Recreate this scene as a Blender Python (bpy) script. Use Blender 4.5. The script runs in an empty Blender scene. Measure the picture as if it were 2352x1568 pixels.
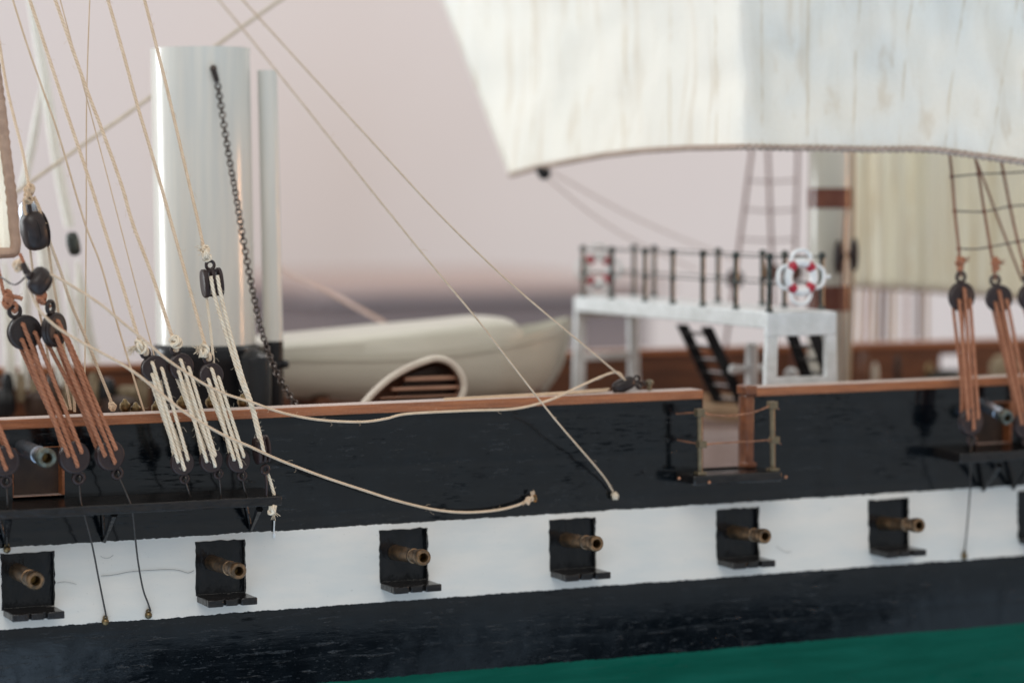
import bpy, bmesh, math, random
import numpy as np
from mathutils import Vector, Matrix, noise
R = math.radians
random.seed(7)
sc = bpy.context.scene
COL = sc.collection
# ------------------------------------------------------------------ camera, light, exposure (1 unit = 1 cm)
sc.unit_settings.scale_length = 0.01
TH, PH, F = R(24.8), math.atan(344/6000), 6000.0
CAM = Vector((-50.49*math.sin(TH), -50.49*math.cos(TH), 10.0))
FW = Vector((math.sin(TH)*math.cos(PH), math.cos(TH)*math.cos(PH), -math.sin(PH)))
RT = Vector((math.cos(TH), -math.sin(TH), 0)); UP = RT.cross(FW)
cd = bpy.data.cameras.new('camera'); cam = bpy.data.objects.new('camera', cd); COL.objects.link(cam)
m = Matrix((RT, UP, -FW)).transposed().to_4x4(); m.translation = CAM; cam.matrix_world = m
cd.sensor_width = 36; cd.lens = F/2352*36; cd.clip_start = 1; cd.clip_end = 2000
cd.dof.use_dof = True; cd.dof.focus_distance = 47.9; cd.dof.aperture_fstop = 0.0918/0.68; cd.dof.aperture_blades = 0
sc.camera = cam
sc.view_settings.view_transform = 'Standard'; sc.view_settings.look = 'None'
sc.view_settings.exposure = 0.0; sc.view_settings.gamma = 1.0; sc.view_settings.use_curve_mapping = False
sc.render.engine = 'CYCLES'

def ray(px, py): return FW*F + RT*(px-1176) + UP*(784-py)
def at(px, py, Y):
    d = ray(px, py); return CAM + d*((Y-CAM.y)/d.y)
def atx(px, py, X):
    d = ray(px, py); return CAM + d*((X-CAM.x)/d.x)

def area(name, loc, target, sx, sy, power, col):
    l = bpy.data.lights.new(name, 'AREA'); l.shape = 'RECTANGLE'; l.size = sx; l.size_y = sy
    l.energy = power; l.color = col
    o = bpy.data.objects.new(name, l); COL.objects.link(o); o.location = loc
    o.rotation_euler = (Vector(target)-Vector(loc)).to_track_quat('-Z', 'Y').to_euler()
    return o
area('window_light', (-66, 60, 30), (0, 5, 8), 20, 80, 78000, (0.93, 0.98, 1.0))
area('ceiling_light', (-35, -70, 85), (0, 2, 5), 70, 60, 46000, (1.0, 0.97, 0.93))
area('wall_fill', (115, 90, 150), (110, 205, 5), 140, 50, 150000, (1.0, 0.96, 0.92))  # added fill with no visible source: brightens the wall, backlights the sails
area('warm_lamp', (75, -14, 7.5), (0, 6, 9), 5, 10, 7500, (1.0, 0.5, 0.24))

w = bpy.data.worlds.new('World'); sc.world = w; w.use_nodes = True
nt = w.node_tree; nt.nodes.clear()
def N(t, **k):
    n = nt.nodes.new(t)
    for a, b in k.items(): setattr(n, a, b)
    return n
def mth(op, a, b=None, clamp=False, c=None):
    n = nt.nodes.new('ShaderNodeMath'); n.operation = op; n.use_clamp = clamp
    for i, v in enumerate((a, b, c)):
        if v is None: continue
        if isinstance(v, (int, float)): n.inputs[i].default_value = v
        else: nt.links.new(v, n.inputs[i])
    return n.outputs[0]
def mixc(f, a, b, blend='MIX'):
    n = nt.nodes.new('ShaderNodeMix'); n.data_type = 'RGBA'; n.blend_type = blend
    for i, v in ((0, f), (6, a), (7, b)):
        if isinstance(v, (int, float)): n.inputs[i].default_value = v
        elif isinstance(v, tuple): n.inputs[i].default_value = (*v, 1) if len(v) == 3 else v
        else: nt.links.new(v, n.inputs[i])
    return n.outputs[2]
def sstep(x, lo, hi):
    n = nt.nodes.new('ShaderNodeMapRange'); n.interpolation_type = 'SMOOTHSTEP'
    nt.links.new(x, n.inputs[0]); n.inputs[1].default_value = lo; n.inputs[2].default_value = hi
    return n.outputs[0]
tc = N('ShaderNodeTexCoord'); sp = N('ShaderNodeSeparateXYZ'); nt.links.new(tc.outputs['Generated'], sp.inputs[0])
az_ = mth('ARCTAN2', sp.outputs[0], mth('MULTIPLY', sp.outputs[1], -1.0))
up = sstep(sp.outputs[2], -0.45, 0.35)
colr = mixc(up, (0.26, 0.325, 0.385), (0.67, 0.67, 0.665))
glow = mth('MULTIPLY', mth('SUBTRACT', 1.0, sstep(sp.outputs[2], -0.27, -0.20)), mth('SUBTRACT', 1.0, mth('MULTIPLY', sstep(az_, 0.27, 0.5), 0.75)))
colr = mixc(glow, colr, (0.95, 1.25, 1.6))  # bright low band added to the world, mirrored by the lower hull
# dark patches added to the world colour, low down, for the lower lacquer to mirror
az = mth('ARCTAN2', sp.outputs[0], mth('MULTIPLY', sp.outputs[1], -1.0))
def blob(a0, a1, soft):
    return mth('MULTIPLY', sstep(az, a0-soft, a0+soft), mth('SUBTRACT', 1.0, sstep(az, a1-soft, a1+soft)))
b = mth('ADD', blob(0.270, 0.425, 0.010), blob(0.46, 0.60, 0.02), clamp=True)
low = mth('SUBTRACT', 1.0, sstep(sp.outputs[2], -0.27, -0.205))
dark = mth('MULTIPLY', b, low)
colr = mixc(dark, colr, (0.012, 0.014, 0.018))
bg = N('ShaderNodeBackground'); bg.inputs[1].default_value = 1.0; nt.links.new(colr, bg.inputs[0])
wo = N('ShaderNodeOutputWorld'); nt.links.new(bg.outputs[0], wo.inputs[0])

# ------------------------------------------------------------------ materials
def new_mat(name):
    global nt
    mm = bpy.data.materials.new(name); mm.use_nodes = True; nt = mm.node_tree
    return mm, nt.nodes['Principled BSDF']
def tex(scale, detail=4, rough=0.55, coord='Object', stretch=(1, 1, 1)):
    c = nt.nodes.new('ShaderNodeTexCoord'); mp = nt.nodes.new('ShaderNodeMapping')
    mp.inputs['Scale'].default_value = stretch
    nt.links.new(c.outputs[coord], mp.inputs[0])
    n = nt.nodes.new('ShaderNodeTexNoise'); n.inputs['Scale'].default_value = scale
    n.inputs['Detail'].default_value = detail; n.inputs['Roughness'].default_value = rough
    nt.links.new(mp.outputs[0], n.inputs[0]); return n.outputs[0]
def bump(bsdf, h, strength=0.3, dist=0.02, chain=None):
    n = nt.nodes.new('ShaderNodeBump'); n.inputs['Strength'].default_value = strength
    n.inputs['Distance'].default_value = dist; nt.links.new(h, n.inputs['Height'])
    if chain is not None: nt.links.new(chain, n.inputs['Normal'])
    nt.links.new(n.outputs[0], bsdf.inputs['Normal']); return n.outputs[0]
def setc(bsdf, v, key='Base Color'):
    if isinstance(v, tuple): bsdf.inputs[key].default_value = (*v, 1)
    else: nt.links.new(v, bsdf.inputs[key])
def simple(name, c1, c2=None, rough=0.5, metal=0.0, scale=6, bs=0.0, bd=0.01, bscale=None, stretch=(1, 1, 1), coat=0, spec=0.5):
    mm, p = new_mat(name)
    if c2: setc(p, mixc(sstep(tex(scale, stretch=stretch), 0.3, 0.7), c1, c2))
    else: setc(p, c1)
    p.inputs['Roughness'].default_value = rough; p.inputs['Metallic'].default_value = metal
    p.inputs['Specular IOR Level'].default_value = spec
    p.inputs['Coat Weight'].default_value = coat; p.inputs['Coat Roughness'].default_value = 0.12
    if bs: bump(p, tex(bscale or scale*3, stretch=stretch), bs, bd)
    return mm
M = {}
# hull paint: black topside, white gun stripe, black wale, green bottom. UV.y carries the strake coordinate
mm, p = new_mat('hull_paint')
uvn = nt.nodes.new('ShaderNodeUVMap'); uvn.uv_map = 'UVMap'
s2 = nt.nodes.new('ShaderNodeSeparateXYZ'); nt.links.new(uvn.outputs[0], s2.inputs[0])
wob = mth('MULTIPLY', mth('SUBTRACT', tex(9, 5, 0.7), 0.5), 0.075)
wob2 = mth('MULTIPLY', mth('SUBTRACT', tex(0.8, 2), 0.5), 0.05)
zz = mth('ADD', s2.outputs[1], mth('ADD', wob, wob2))
tp = mth('LESS_THAN', zz, 3.72); bt = mth('GREATER_THAN', zz, 2.235)
white = mth('MULTIPLY', tp, bt)
green = mth('LESS_THAN', zz, 0.76)
blk = mixc(sstep(tex(2.2, 5), 0.35, 0.75), (0.0015, 0.0025, 0.0036), (0.003, 0.0048, 0.0066))
wht = mixc(sstep(tex(0.9, 6, 0.6, stretch=(0.5, 1, 1.6)), 0.3, 0.75), (0.65, 0.61, 0.55), (0.55, 0.55, 0.52))
specks = sstep(tex(26, 2), 0.71, 0.76)
wht = mixc(mth('MULTIPLY', specks, 0.45), wht, (0.20, 0.18, 0.15))
grn = mixc(sstep(tex(1.2, 5, 0.6, stretch=(0.35, 1, 3)), 0.3, 0.8), (0.0, 0.054, 0.034), (0.003, 0.080, 0.054))
c = mixc(green, mixc(white, blk, wht), grn); setc(p, c)
rg = mth('ADD', mth('MULTIPLY', tex(3, 5), 0.10), 0.05)
rg = mth('ADD', rg, mth('MULTIPLY', white, 0.22)); rg = mth('ADD', rg, mth('MULTIPLY', green, 0.3))
nt.links.new(rg, p.inputs['Roughness'])
refl_dash = mth('MULTIPLY', sstep(tex(7.5, 4, 0.65, stretch=(0.30, 1, 2.6)), 0.53, 0.60), sstep(tex(0.5, 3), 0.52, 0.64))  # gloss cut in dashes, standing in for dark reflections on the lacquer
refl_dash2 = mth('MULTIPLY', sstep(tex(3.2, 5, 0.7, stretch=(0.5, 1, 1.8)), 0.65, 0.69), 0.7)
refl_dash = mth('ADD', refl_dash, refl_dash2, clamp=True)
spc = mth('MULTIPLY', mth('SUBTRACT', 0.5, mth('MULTIPLY', green, 0.40)), mth('SUBTRACT', 1.0, mth('MULTIPLY', refl_dash, 0.72)))
nt.links.new(spc, p.inputs['Specular IOR Level'])
h1 = tex(2.2, 6, 0.62, stretch=(0.45, 1, 2.2)); h2 = tex(13, 4, 0.6, stretch=(0.45, 1, 1.9)); h3 = tex(40, 2, 0.5, stretch=(0.7, 1, 1))
pit = mth('MULTIPLY', sstep(tex(6, 4, 0.65, stretch=(0.26, 1, 2.4)), 0.61, 0.66), -0.012)
pit = mth('ADD', pit, mth('MULTIPLY', sstep(tex(19, 3, 0.6, stretch=(0.5, 1, 1.6)), 0.64, 0.70), -0.005))
hb = mth('ADD', mth('MULTIPLY', h1, 0.016), mth('MULTIPLY', h2, 0.0030))
patch = mth('ADD', mth('MULTIPLY', sstep(tex(0.7, 2), 0.42, 0.62), 0.9), 0.35)
hb = mth('ADD', mth('MULTIPLY', hb, patch), mth('MULTIPLY', pit, patch))
hh = mth('MULTIPLY', hb, mth('SUBTRACT', 1.0, mth('MULTIPLY', white, 0.75)))
hh = mth('ADD', hh, mth('MULTIPLY', white, 0.010))
pl = nt.nodes.new('ShaderNodeTexWave'); pl.bands_direction = 'Z'; pl.inputs['Scale'].default_value = 0.36
pc = nt.nodes.new('ShaderNodeTexCoord'); nt.links.new(pc.outputs['Object'], pl.inputs[0])
hh = mth('ADD', hh, mth('MULTIPLY', mth('POWER', pl.outputs[1], 12), -0.008))
bump(p, hh, 1.0, 0.27)
M['hull'] = mm
M['black'] = simple('black_gloss_paint', (0.003, 0.004, 0.005), (0.007, 0.008, 0.010), 0.13, scale=3, bs=0.6, bd=0.04, bscale=5, stretch=(1.6, 1, 0.5), spec=0.34)
M['blackwood'] = simple('black_painted_wood', (0.006, 0.0055, 0.0055), (0.013, 0.010, 0.009), 0.2, scale=6, bs=0.6, bd=0.03, bscale=8, stretch=(0.4, 1, 1), spec=0.45)
M['funnelblack'] = simple('black_enamel', (0.010, 0.011, 0.013), (0.012, 0.012, 0.013), 0.25, scale=2, bs=0.2, bd=0.02, spec=0.3)
M['dead'] = simple('dark_brown_plastic', (0.022, 0.012, 0.012), (0.030, 0.018, 0.016), 0.33, scale=8, bs=0.35, bd=0.01, bscale=30, spec=0.35)
M['dead_old'] = simple('black_brown_plastic', (0.016, 0.011, 0.010), (0.028, 0.018, 0.016), 0.35, scale=8, bs=0.3, bd=0.01, bscale=25, spec=0.35)
M['wire'] = simple('blackened_wire', (0.025, 0.022, 0.020), (0.055, 0.045, 0.038), 0.38, metal=0.5, scale=20)
M['bronze'] = simple('aged_bronze', (0.30, 0.175, 0.09), (0.10, 0.072, 0.048), 0.34, metal=0.85, scale=9, bs=0.5, bd=0.01, bscale=40)
M['verdigris'] = simple('verdigris_bronze', (0.16, 0.19, 0.17), (0.09, 0.075, 0.05), 0.42, metal=0.7, scale=9, bs=0.5, bd=0.01, bscale=40)
M['steel'] = simple('blued_steel', (0.42, 0.46, 0.52), (0.25, 0.27, 0.31), 0.25, metal=0.9, scale=3)
M['bore'] = simple('dark_bore', (0.22, 0.13, 0.035), (0.06, 0.04, 0.02), 0.4, metal=0.8, scale=12)
M['brass'] = simple('dull_brass', (0.22, 0.15, 0.07), (0.10, 0.075, 0.04), 0.36, metal=0.85, scale=14)
M['olivebrass'] = simple('olive_brass', (0.13, 0.105, 0.065), (0.20, 0.15, 0.09), 0.42, metal=0.6, scale=12)
M['copper'] = simple('copper_wire', (0.42, 0.19, 0.10), (0.22, 0.10, 0.06), 0.4, metal=0.5, scale=12)
M['chain'] = simple('burnished_chain', (0.045, 0.036, 0.032), (0.10, 0.075, 0.062), 0.35, metal=0.7, scale=10)
M['funnel'] = simple('white_funnel_paint', (0.67, 0.645, 0.58), (0.59, 0.59, 0.55), 0.2, scale=3.2, bs=0.12, bd=0.02, bscale=5, stretch=(2.2, 2.2, 0.12), coat=0.1)
M['whitewood'] = simple('white_painted_wood', (0.66, 0.68, 0.68), (0.54, 0.56, 0.55), 0.34, scale=2.6, bs=0.5, bd=0.04, bscale=7)
M['boat'] = simple('ivory_boat_paint', (0.56, 0.535, 0.45), (0.50, 0.48, 0.40), 0.3, scale=1.2, bs=0.25, bd=0.03, stretch=(0.4, 1, 2))
M['dinghy'] = simple('cream_dinghy_paint', (0.66, 0.60, 0.50), (0.56, 0.48, 0.40), 0.22, scale=3, bs=0.3, bd=0.02)
M['thwart'] = simple('brown_thwart_wood', (0.42, 0.24, 0.16), (0.32, 0.17, 0.11), 0.45, scale=4, stretch=(0.3, 1, 1))
M['darkhold'] = simple('dark_brown_wood', (0.035, 0.018, 0.011), (0.055, 0.03, 0.018), 0.5, scale=4)
M['mast'] = simple('ivory_mast_paint', (0.56, 0.54, 0.47), (0.50, 0.49, 0.42), 0.2, scale=2, stretch=(1, 1, 0.2), coat=0.4)
M['mastbrown'] = simple('mast_band_brown', (0.11, 0.028, 0.014), (0.16, 0.05, 0.026), 0.25, scale=4)
M['mahogany'] = simple('mahogany', (0.07, 0.024, 0.010), (0.14, 0.05, 0.02), 0.38, scale=2.5, bs=0.4, bd=0.02, stretch=(0.25, 1, 2))
M['deck'] = simple('deck_planking', (0.20, 0.13, 0.11), (0.27, 0.185, 0.16), 0.34, scale=5, bs=0.4, bd=0.02, stretch=(0.2, 2, 1))
M['red'] = simple('red_paint', (0.40, 0.008, 0.028), (0.32, 0.007, 0.024), 0.4, scale=5)
M['white'] = simple('white_plastic', (0.74, 0.75, 0.74), (0.68, 0.69, 0.68), 0.4, scale=5)
M['post'] = simple('gunmetal_post', (0.03, 0.034, 0.032), (0.075, 0.085, 0.075), 0.3, metal=0.5, scale=6)
# rail wood: orange brown varnish on the sides, pale dust lying on what faces up
mm, p = new_mat('rail_wood')
g = nt.nodes.new('ShaderNodeNewGeometry'); gs = nt.nodes.new('ShaderNodeSeparateXYZ'); nt.links.new(g.outputs['Normal'], gs.inputs[0])
wd = mixc(sstep(tex(5, 6, 0.65, stretch=(0.18, 2, 3)), 0.3, 0.72), (0.37, 0.125, 0.042), (0.20, 0.065, 0.024))
wd = mixc(mth('MULTIPLY', sstep(tex(28, 4), 0.52, 0.66), 0.22), wd, (0.42, 0.24, 0.15))
dst = mixc(sstep(tex(30, 4), 0.35, 0.7), (0.56, 0.48, 0.44), (0.36, 0.26, 0.21))
setc(p, mixc(mth('MULTIPLY', sstep(gs.outputs[2], 0.55, 0.9), 0.9), wd, dst))
p.inputs['Roughness'].default_value = 0.42; bump(p, tex(14, 6, 0.7, stretch=(0.25, 1, 2)), 0.8, 0.025)
M['rail'] = mm
def rope_mat(name, c1, c2, sheen=0.0):
    mm, p = new_mat(name)
    uvn = nt.nodes.new('ShaderNodeUVMap'); uvn.uv_map = 'UVMap'
    s = nt.nodes.new('ShaderNodeSeparateXYZ'); nt.links.new(uvn.outputs[0], s.inputs[0])
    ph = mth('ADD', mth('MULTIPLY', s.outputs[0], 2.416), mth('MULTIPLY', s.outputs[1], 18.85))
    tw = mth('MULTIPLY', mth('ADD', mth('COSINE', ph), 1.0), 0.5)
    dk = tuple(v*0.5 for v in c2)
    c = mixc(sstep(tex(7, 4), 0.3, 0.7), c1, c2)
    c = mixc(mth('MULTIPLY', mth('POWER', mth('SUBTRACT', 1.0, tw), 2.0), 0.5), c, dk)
    setc(p, c); p.inputs['Roughness'].default_value = 0.85
    p.inputs['Specular IOR Level'].default_value = 0.25
    h = mth('ADD', mth('MULTIPLY', tw, 0.6), mth('MULTIPLY', tex(60, 3), 0.6)); bump(p, h, 0.6, 0.012)
    return mm
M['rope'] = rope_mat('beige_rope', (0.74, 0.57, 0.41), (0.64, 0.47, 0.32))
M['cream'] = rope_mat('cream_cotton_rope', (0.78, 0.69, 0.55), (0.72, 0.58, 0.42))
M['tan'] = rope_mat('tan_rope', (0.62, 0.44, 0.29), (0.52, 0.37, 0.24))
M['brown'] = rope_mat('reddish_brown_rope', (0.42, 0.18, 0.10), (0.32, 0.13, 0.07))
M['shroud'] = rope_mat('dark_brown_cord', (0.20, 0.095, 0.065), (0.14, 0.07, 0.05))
M['ratline'] = simple('grey_brown_thread', (0.10, 0.085, 0.075), None, 0.8)
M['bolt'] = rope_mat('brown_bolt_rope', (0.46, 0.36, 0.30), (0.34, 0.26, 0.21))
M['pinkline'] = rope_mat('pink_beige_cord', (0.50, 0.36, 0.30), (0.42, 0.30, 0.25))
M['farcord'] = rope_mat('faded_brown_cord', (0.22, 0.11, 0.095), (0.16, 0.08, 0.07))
M['felt'] = simple('brown_beige_hem_cloth', (0.46, 0.32, 0.24), (0.36, 0.25, 0.19), 0.9, scale=5, bs=0.5, bd=0.03, bscale=30, spec=0.1)
M['pale'] = simple('pale_cotton', (0.86, 0.85, 0.78), (0.78, 0.77, 0.70), 0.9, scale=5, spec=0.2)
M['olive'] = simple('olive_brown_cord', (0.16, 0.12, 0.07), (0.28, 0.22, 0.14), 0.8, scale=4)
M['lining'] = simple('pinkish_brown_lining', (0.42, 0.25, 0.18), (0.34, 0.19, 0.13), 0.45, scale=4)
M['palestay'] = simple('pale_olive_stay', (0.58, 0.50, 0.40), (0.50, 0.43, 0.34), 0.85, scale=4, spec=0.2)
M['postwood'] = simple('glossy_orange_wood', (0.19, 0.065, 0.026), (0.11, 0.038, 0.018), 0.2, scale=4, bs=0.4, bd=0.02)
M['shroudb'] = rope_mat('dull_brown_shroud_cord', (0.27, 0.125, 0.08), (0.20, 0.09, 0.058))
M['fray'] = simple('frayed_cotton', (0.74, 0.70, 0.62), None, 0.9)
def sail_mat(name, c1, c2, seam, nseam, stain, amt, trans):
    mm, p = new_mat(name)
    uvn = nt.nodes.new('ShaderNodeUVMap'); uvn.uv_map = 'UVMap'
    s = nt.nodes.new('ShaderNodeSeparateXYZ'); nt.links.new(uvn.outputs[0], s.inputs[0])
    u = mth('ADD', s.outputs[0], mth('MULTIPLY', mth('SUBTRACT', tex(0.8, 3), 0.5), 0.012))
    fr = mth('ABSOLUTE', mth('SUBTRACT', mth('FRACT', mth('MULTIPLY', u, nseam)), 0.5))
    sm = mth('SUBTRACT', 1.0, sstep(fr, 0.0, 0.045))
    brk = sstep(tex(2.0, 3, stretch=(1, 1, 0.7)), 0.38, 0.6)
    c = mixc(sstep(tex(0.55, 5, 0.6, stretch=(1.6, 1, 0.5)), 0.3, 0.72), c1, c2)
    c = mixc(mth('MULTIPLY', sstep(tex(0.8, 4, 0.6, stretch=(3.5, 3.5, 0.22)), 0.52, 0.72), amt), c, stain)
    c = mixc(mth('MULTIPLY', mth('MULTIPLY', sm, brk), 0.6), c, seam)
    wv = tex(22, 3, 0.7); c = mixc(mth('MULTIPLY', sstep(wv, 0.5, 0.75), 0.22), c, stain)
    setc(p, c); p.inputs['Roughness'].default_value = 0.8; p.inputs['Specular IOR Level'].default_value = 0.2
    h = mth('ADD', mth('MULTIPLY', sm, 0.06), mth('ADD', mth('MULTIPLY', wv, 0.25), mth('MULTIPLY', tex(1.6, 5, 0.6, stretch=(1.4, 1, 0.6)), 1.0)))
    bump(p, h, 0.7, 0.12)
    tr = nt.nodes.new('ShaderNodeBsdfTranslucent'); setc(tr, c, 'Color')
    mx = nt.nodes.new('ShaderNodeMixShader'); mx.inputs[0].default_value = trans
    nt.links.new(p.outputs[0], mx.inputs[1]); nt.links.new(tr.outputs[0], mx.inputs[2])
    nt.links.new(mx.outputs[0], nt.nodes['Material Output'].inputs[0])
    return mm
M['sail'] = sail_mat('white_sailcloth', (0.90, 0.875, 0.805), (0.85, 0.835, 0.775), (0.66, 0.57, 0.42), 14, (0.68, 0.59, 0.46), 0.5, 0.25)
M['sail2'] = sail_mat('yellowed_sailcloth', (0.92, 0.90, 0.78), (0.90, 0.89, 0.80), (0.68, 0.54, 0.32), 7, (0.66, 0.53, 0.32), 0.5, 0.5)
M['wall'] = simple('pink_plaster', (0.725, 0.62, 0.57), (0.71, 0.605, 0.557), 0.9, scale=0.05)
M['cabinet'] = simple('mauve_grey_lacquer', (0.225, 0.165, 0.152), (0.21, 0.155, 0.143), 0.6, scale=0.08)
M['cabtop'] = simple('dusty_pink_wood', (0.42, 0.31, 0.275), (0.38, 0.28, 0.25), 0.7, scale=0.1)

# ------------------------------------------------------------------ mesh helpers
class MB:
    def __init__(s): s.v = []; s.f = []; s.uv = {}
    def add(s, vs, fs, uvs=None):
        o = len(s.v); s.v += [Vector(q) for q in vs]
        for i, f in enumerate(fs):
            if uvs: s.uv[len(s.f)] = uvs[i]
            s.f.append([a+o for a in f])
    def box(s, lo, hi, mat=None):
        x0, y0, z0 = lo; x1, y1, z1 = hi
        vs = [Vector(q) for q in ((x0,y0,z0),(x1,y0,z0),(x1,y1,z0),(x0,y1,z0),(x0,y0,z1),(x1,y0,z1),(x1,y1,z1),(x0,y1,z1))]
        if mat: vs = [mat @ q for q in vs]
        s.add(vs, [(0,3,2,1),(4,5,6,7),(0,1,5,4),(1,2,6,5),(2,3,7,6),(3,0,4,7)])
    def hexa(s, vs):  # 8 corners, same order as box
        s.add(vs, [(0,3,2,1),(4,5,6,7),(0,1,5,4),(1,2,6,5),(2,3,7,6),(3,0,4,7)])
    def tube(s, pts, r, sides=8, twist=0.0, closed=False, cap=True, rs=None, per=7.0):
        pts = [Vector(q) for q in pts]; n = len(pts)
        t0 = (pts[1]-pts[0]).normalized()
        nrm = t0.orthogonal().normalized(); L = 0; rings = []; lens = []
        base = len(s.v)
        for i, q in enumerate(pts):
            if closed: t = pts[(i+1) % n]-pts[i-1]
            else: t = pts[min(i+1, n-1)]-pts[max(i-1, 0)]
            t.normalize()
            nrm = (nrm-t*nrm.dot(t)).normalized(); bn = t.cross(nrm)
            if i: L += (q-pts[i-1]).length
            lens.append(L); rr = rs[i] if rs else r
            for k in range(sides):
                a = 2*math.pi*k/sides
                ra = rr*(1+twist*math.cos(3*a+2*math.pi*L/(per*max(r, 1e-4)/3*1.0)))
                s.v.append(q+(nrm*math.cos(a)+bn*math.sin(a))*ra)
        m = n if closed else n-1
        for i in range(m):
            j = (i+1) % n
            for k in range(sides):
                k2 = (k+1) % sides
                u0 = lens[i]/max(r, 1e-4); u1 = (lens[j] if j else lens[-1])/max(r, 1e-4)
                s.uv[len(s.f)] = [(u0, k/sides), (u0, (k+1)/sides), (u1, (k+1)/sides), (u1, k/sides)]
                s.f.append([base+i*sides+k, base+i*sides+k2, base+j*sides+k2, base+j*sides+k])
        if cap and not closed:
            s.f.append([base+k for k in range(sides)][::-1]); s.f.append([base+(n-1)*sides+k for k in range(sides)])
    def torus(s, c, nrm, R1, r, n=24, sides=8, sq=(1, 1), rot=0, up=None):
        nrm = Vector(nrm).normalized(); a = (Vector(up)-nrm*Vector(up).dot(nrm)).normalized() if up is not None else nrm.orthogonal().normalized()
        b2 = nrm.cross(a); c = Vector(c)
        s.tube([c+a*math.cos(2*math.pi*i/n)*R1*sq[0]+b2*math.sin(2*math.pi*i/n)*R1*sq[1] for i in range(n)], r, sides, closed=True)
    def lathe(s, prof, p0, axis, n=32, cap=False):
        ax = Vector(axis).normalized(); a = ax.orthogonal().normalized(); b2 = ax.cross(a); p0 = Vector(p0); base = len(s.v)
        for d, r in prof:
            for k in range(n):
                t = 2*math.pi*k/n; s.v.append(p0+ax*d+(a*math.cos(t)+b2*math.sin(t))*r)
        for i in range(len(prof)-1):
            for k in range(n):
                k2 = (k+1) % n; s.f.append([base+i*n+k, base+i*n+k2, base+(i+1)*n+k2, base+(i+1)*n+k])
        if cap:
            s.f.append([base+k for k in range(n)][::-1]); s.f.append([base+(len(prof)-1)*n+k for k in range(n)])
    def blob(s, c, r, n=8, jit=0.0, sc_=(1, 1, 1)):
        vs = []; fs = []
        for i in range(1, n):
            for k in range(2*n):
                a = math.pi*i/n; b_ = math.pi*k/n
                d = Vector((math.sin(a)*math.cos(b_), math.sin(a)*math.sin(b_), math.cos(a)))
                rr = r*(1+jit*(noise.noise(d*3+Vector(c)*7)))
                vs.append(Vector(c)+Vector((d.x*sc_[0], d.y*sc_[1], d.z*sc_[2]))*rr)
        t = len(vs); vs.append(Vector(c)+Vector((0, 0, r*sc_[2]))); vs.append(Vector(c)-Vector((0, 0, r*sc_[2])))
        for i in range(n-2):
            for k in range(2*n):
                k2 = (k+1) % (2*n); fs.append((i*2*n+k, (i+1)*2*n+k, (i+1)*2*n+k2, i*2*n+k2))
        for k in range(2*n):
            k2 = (k+1) % (2*n); fs.append((t, k, k2)); fs.append((t+1, (n-2)*2*n+k2, (n-2)*2*n+k))
        s.add(vs, fs)
    def mesh(s, name, off=None, ang=38):
        me = bpy.data.meshes.new(name)
        o = off or Vector((0, 0, 0))
        me.from_pydata([tuple(q-o) for q in s.v], [], s.f); me.update()
        if s.uv:
            ul = me.uv_layers.new(name='UVMap')
            for i, pgn in enumerate(me.polygons):
                if i in s.uv:
                    for li, uv in zip(pgn.loop_indices, s.uv[i]): ul.data[li].uv = uv
        me.polygons.foreach_set('use_smooth', [True]*len(me.polygons))
        try: me.set_sharp_from_angle(angle=R(ang))
        except Exception: pass
        return me
ORG = {}
def empty(name, label, cat, loc, group=None):
    o = bpy.data.objects.new(name, None); COL.objects.link(o); o.location = loc; o.empty_display_size = 0.2
    o['label'] = label; o['category'] = cat
    if group: o['group'] = group
    ORG[o.name] = Vector(loc); return o
def tag(o, label, cat, group=None):
    o['label'] = label; o['category'] = cat
    if group: o['group'] = group
    return o
def part(name, mb, mat, parent, label=None, bevel=0, ang=38):
    off = ORG[parent.name]
    o = bpy.data.objects.new(name, mb.mesh(name, off, ang)); COL.objects.link(o); o.parent = parent
    ORG[o.name] = off; o.data.materials.append(M[mat] if isinstance(mat, str) else mat)
    if label: o['label'] = label
    if bevel: bev(o, bevel)
    return o
def bev(o, wd_):
    b_ = o.modifiers.new('bevel', 'BEVEL'); b_.width = wd_; b_.segments = 2; b_.limit_method = 'ANGLE'; b_.angle_limit = R(40)
def single(name, mb, mat, label, cat, group=None, bevel=0, ang=38):
    c_ = sum(mb.v, Vector())/len(mb.v)
    o = bpy.data.objects.new(name, mb.mesh(name, c_, ang)); COL.objects.link(o); o.location = c_
    ORG[o.name] = c_; o.data.materials.append(M[mat]); tag(o, label, cat, group)
    if bevel: bev(o, bevel)
    return o
def struct(name, mb, mat):
    o = bpy.data.objects.new(name, mb.mesh(name)); COL.objects.link(o); o.data.materials.append(M[mat]); o['kind'] = 'structure'; return o
def smoothpts(pts, step):
    """Catmull-Rom through pts, resampled about every step"""
    if len(pts) == 2: pts = [pts[0], (pts[0]+pts[1])/2, pts[1]]
    P = [2*pts[0]-pts[1]]+list(pts)+[2*pts[-1]-pts[-2]]; out = []
    for i in range(1, len(P)-2):
        a, b_, c_, d = P[i-1:i+3]; n = max(2, int((c_-b_).length/step))
        for k in range(n):
            t = k/n
            out.append(0.5*((2*b_)+(c_-a)*t+(2*a-5*b_+4*c_-d)*t*t+(3*b_-a-3*c_+d)*t**3))
    out.append(P[-2]); return out
def rp(pp, Ys):
    """photograph points and depths across the ship -> points in space"""
    n = len(pp)
    if isinstance(Ys, tuple):
        ln = [0]
        for a, b_ in zip(pp, pp[1:]): ln.append(ln[-1]+math.dist(a, b_))
        Ys = [Ys[0]+(Ys[1]-Ys[0])*l/ln[-1] for l in ln]
    return [at(q[0], q[1], y) for q, y in zip(pp, Ys)]
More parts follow.
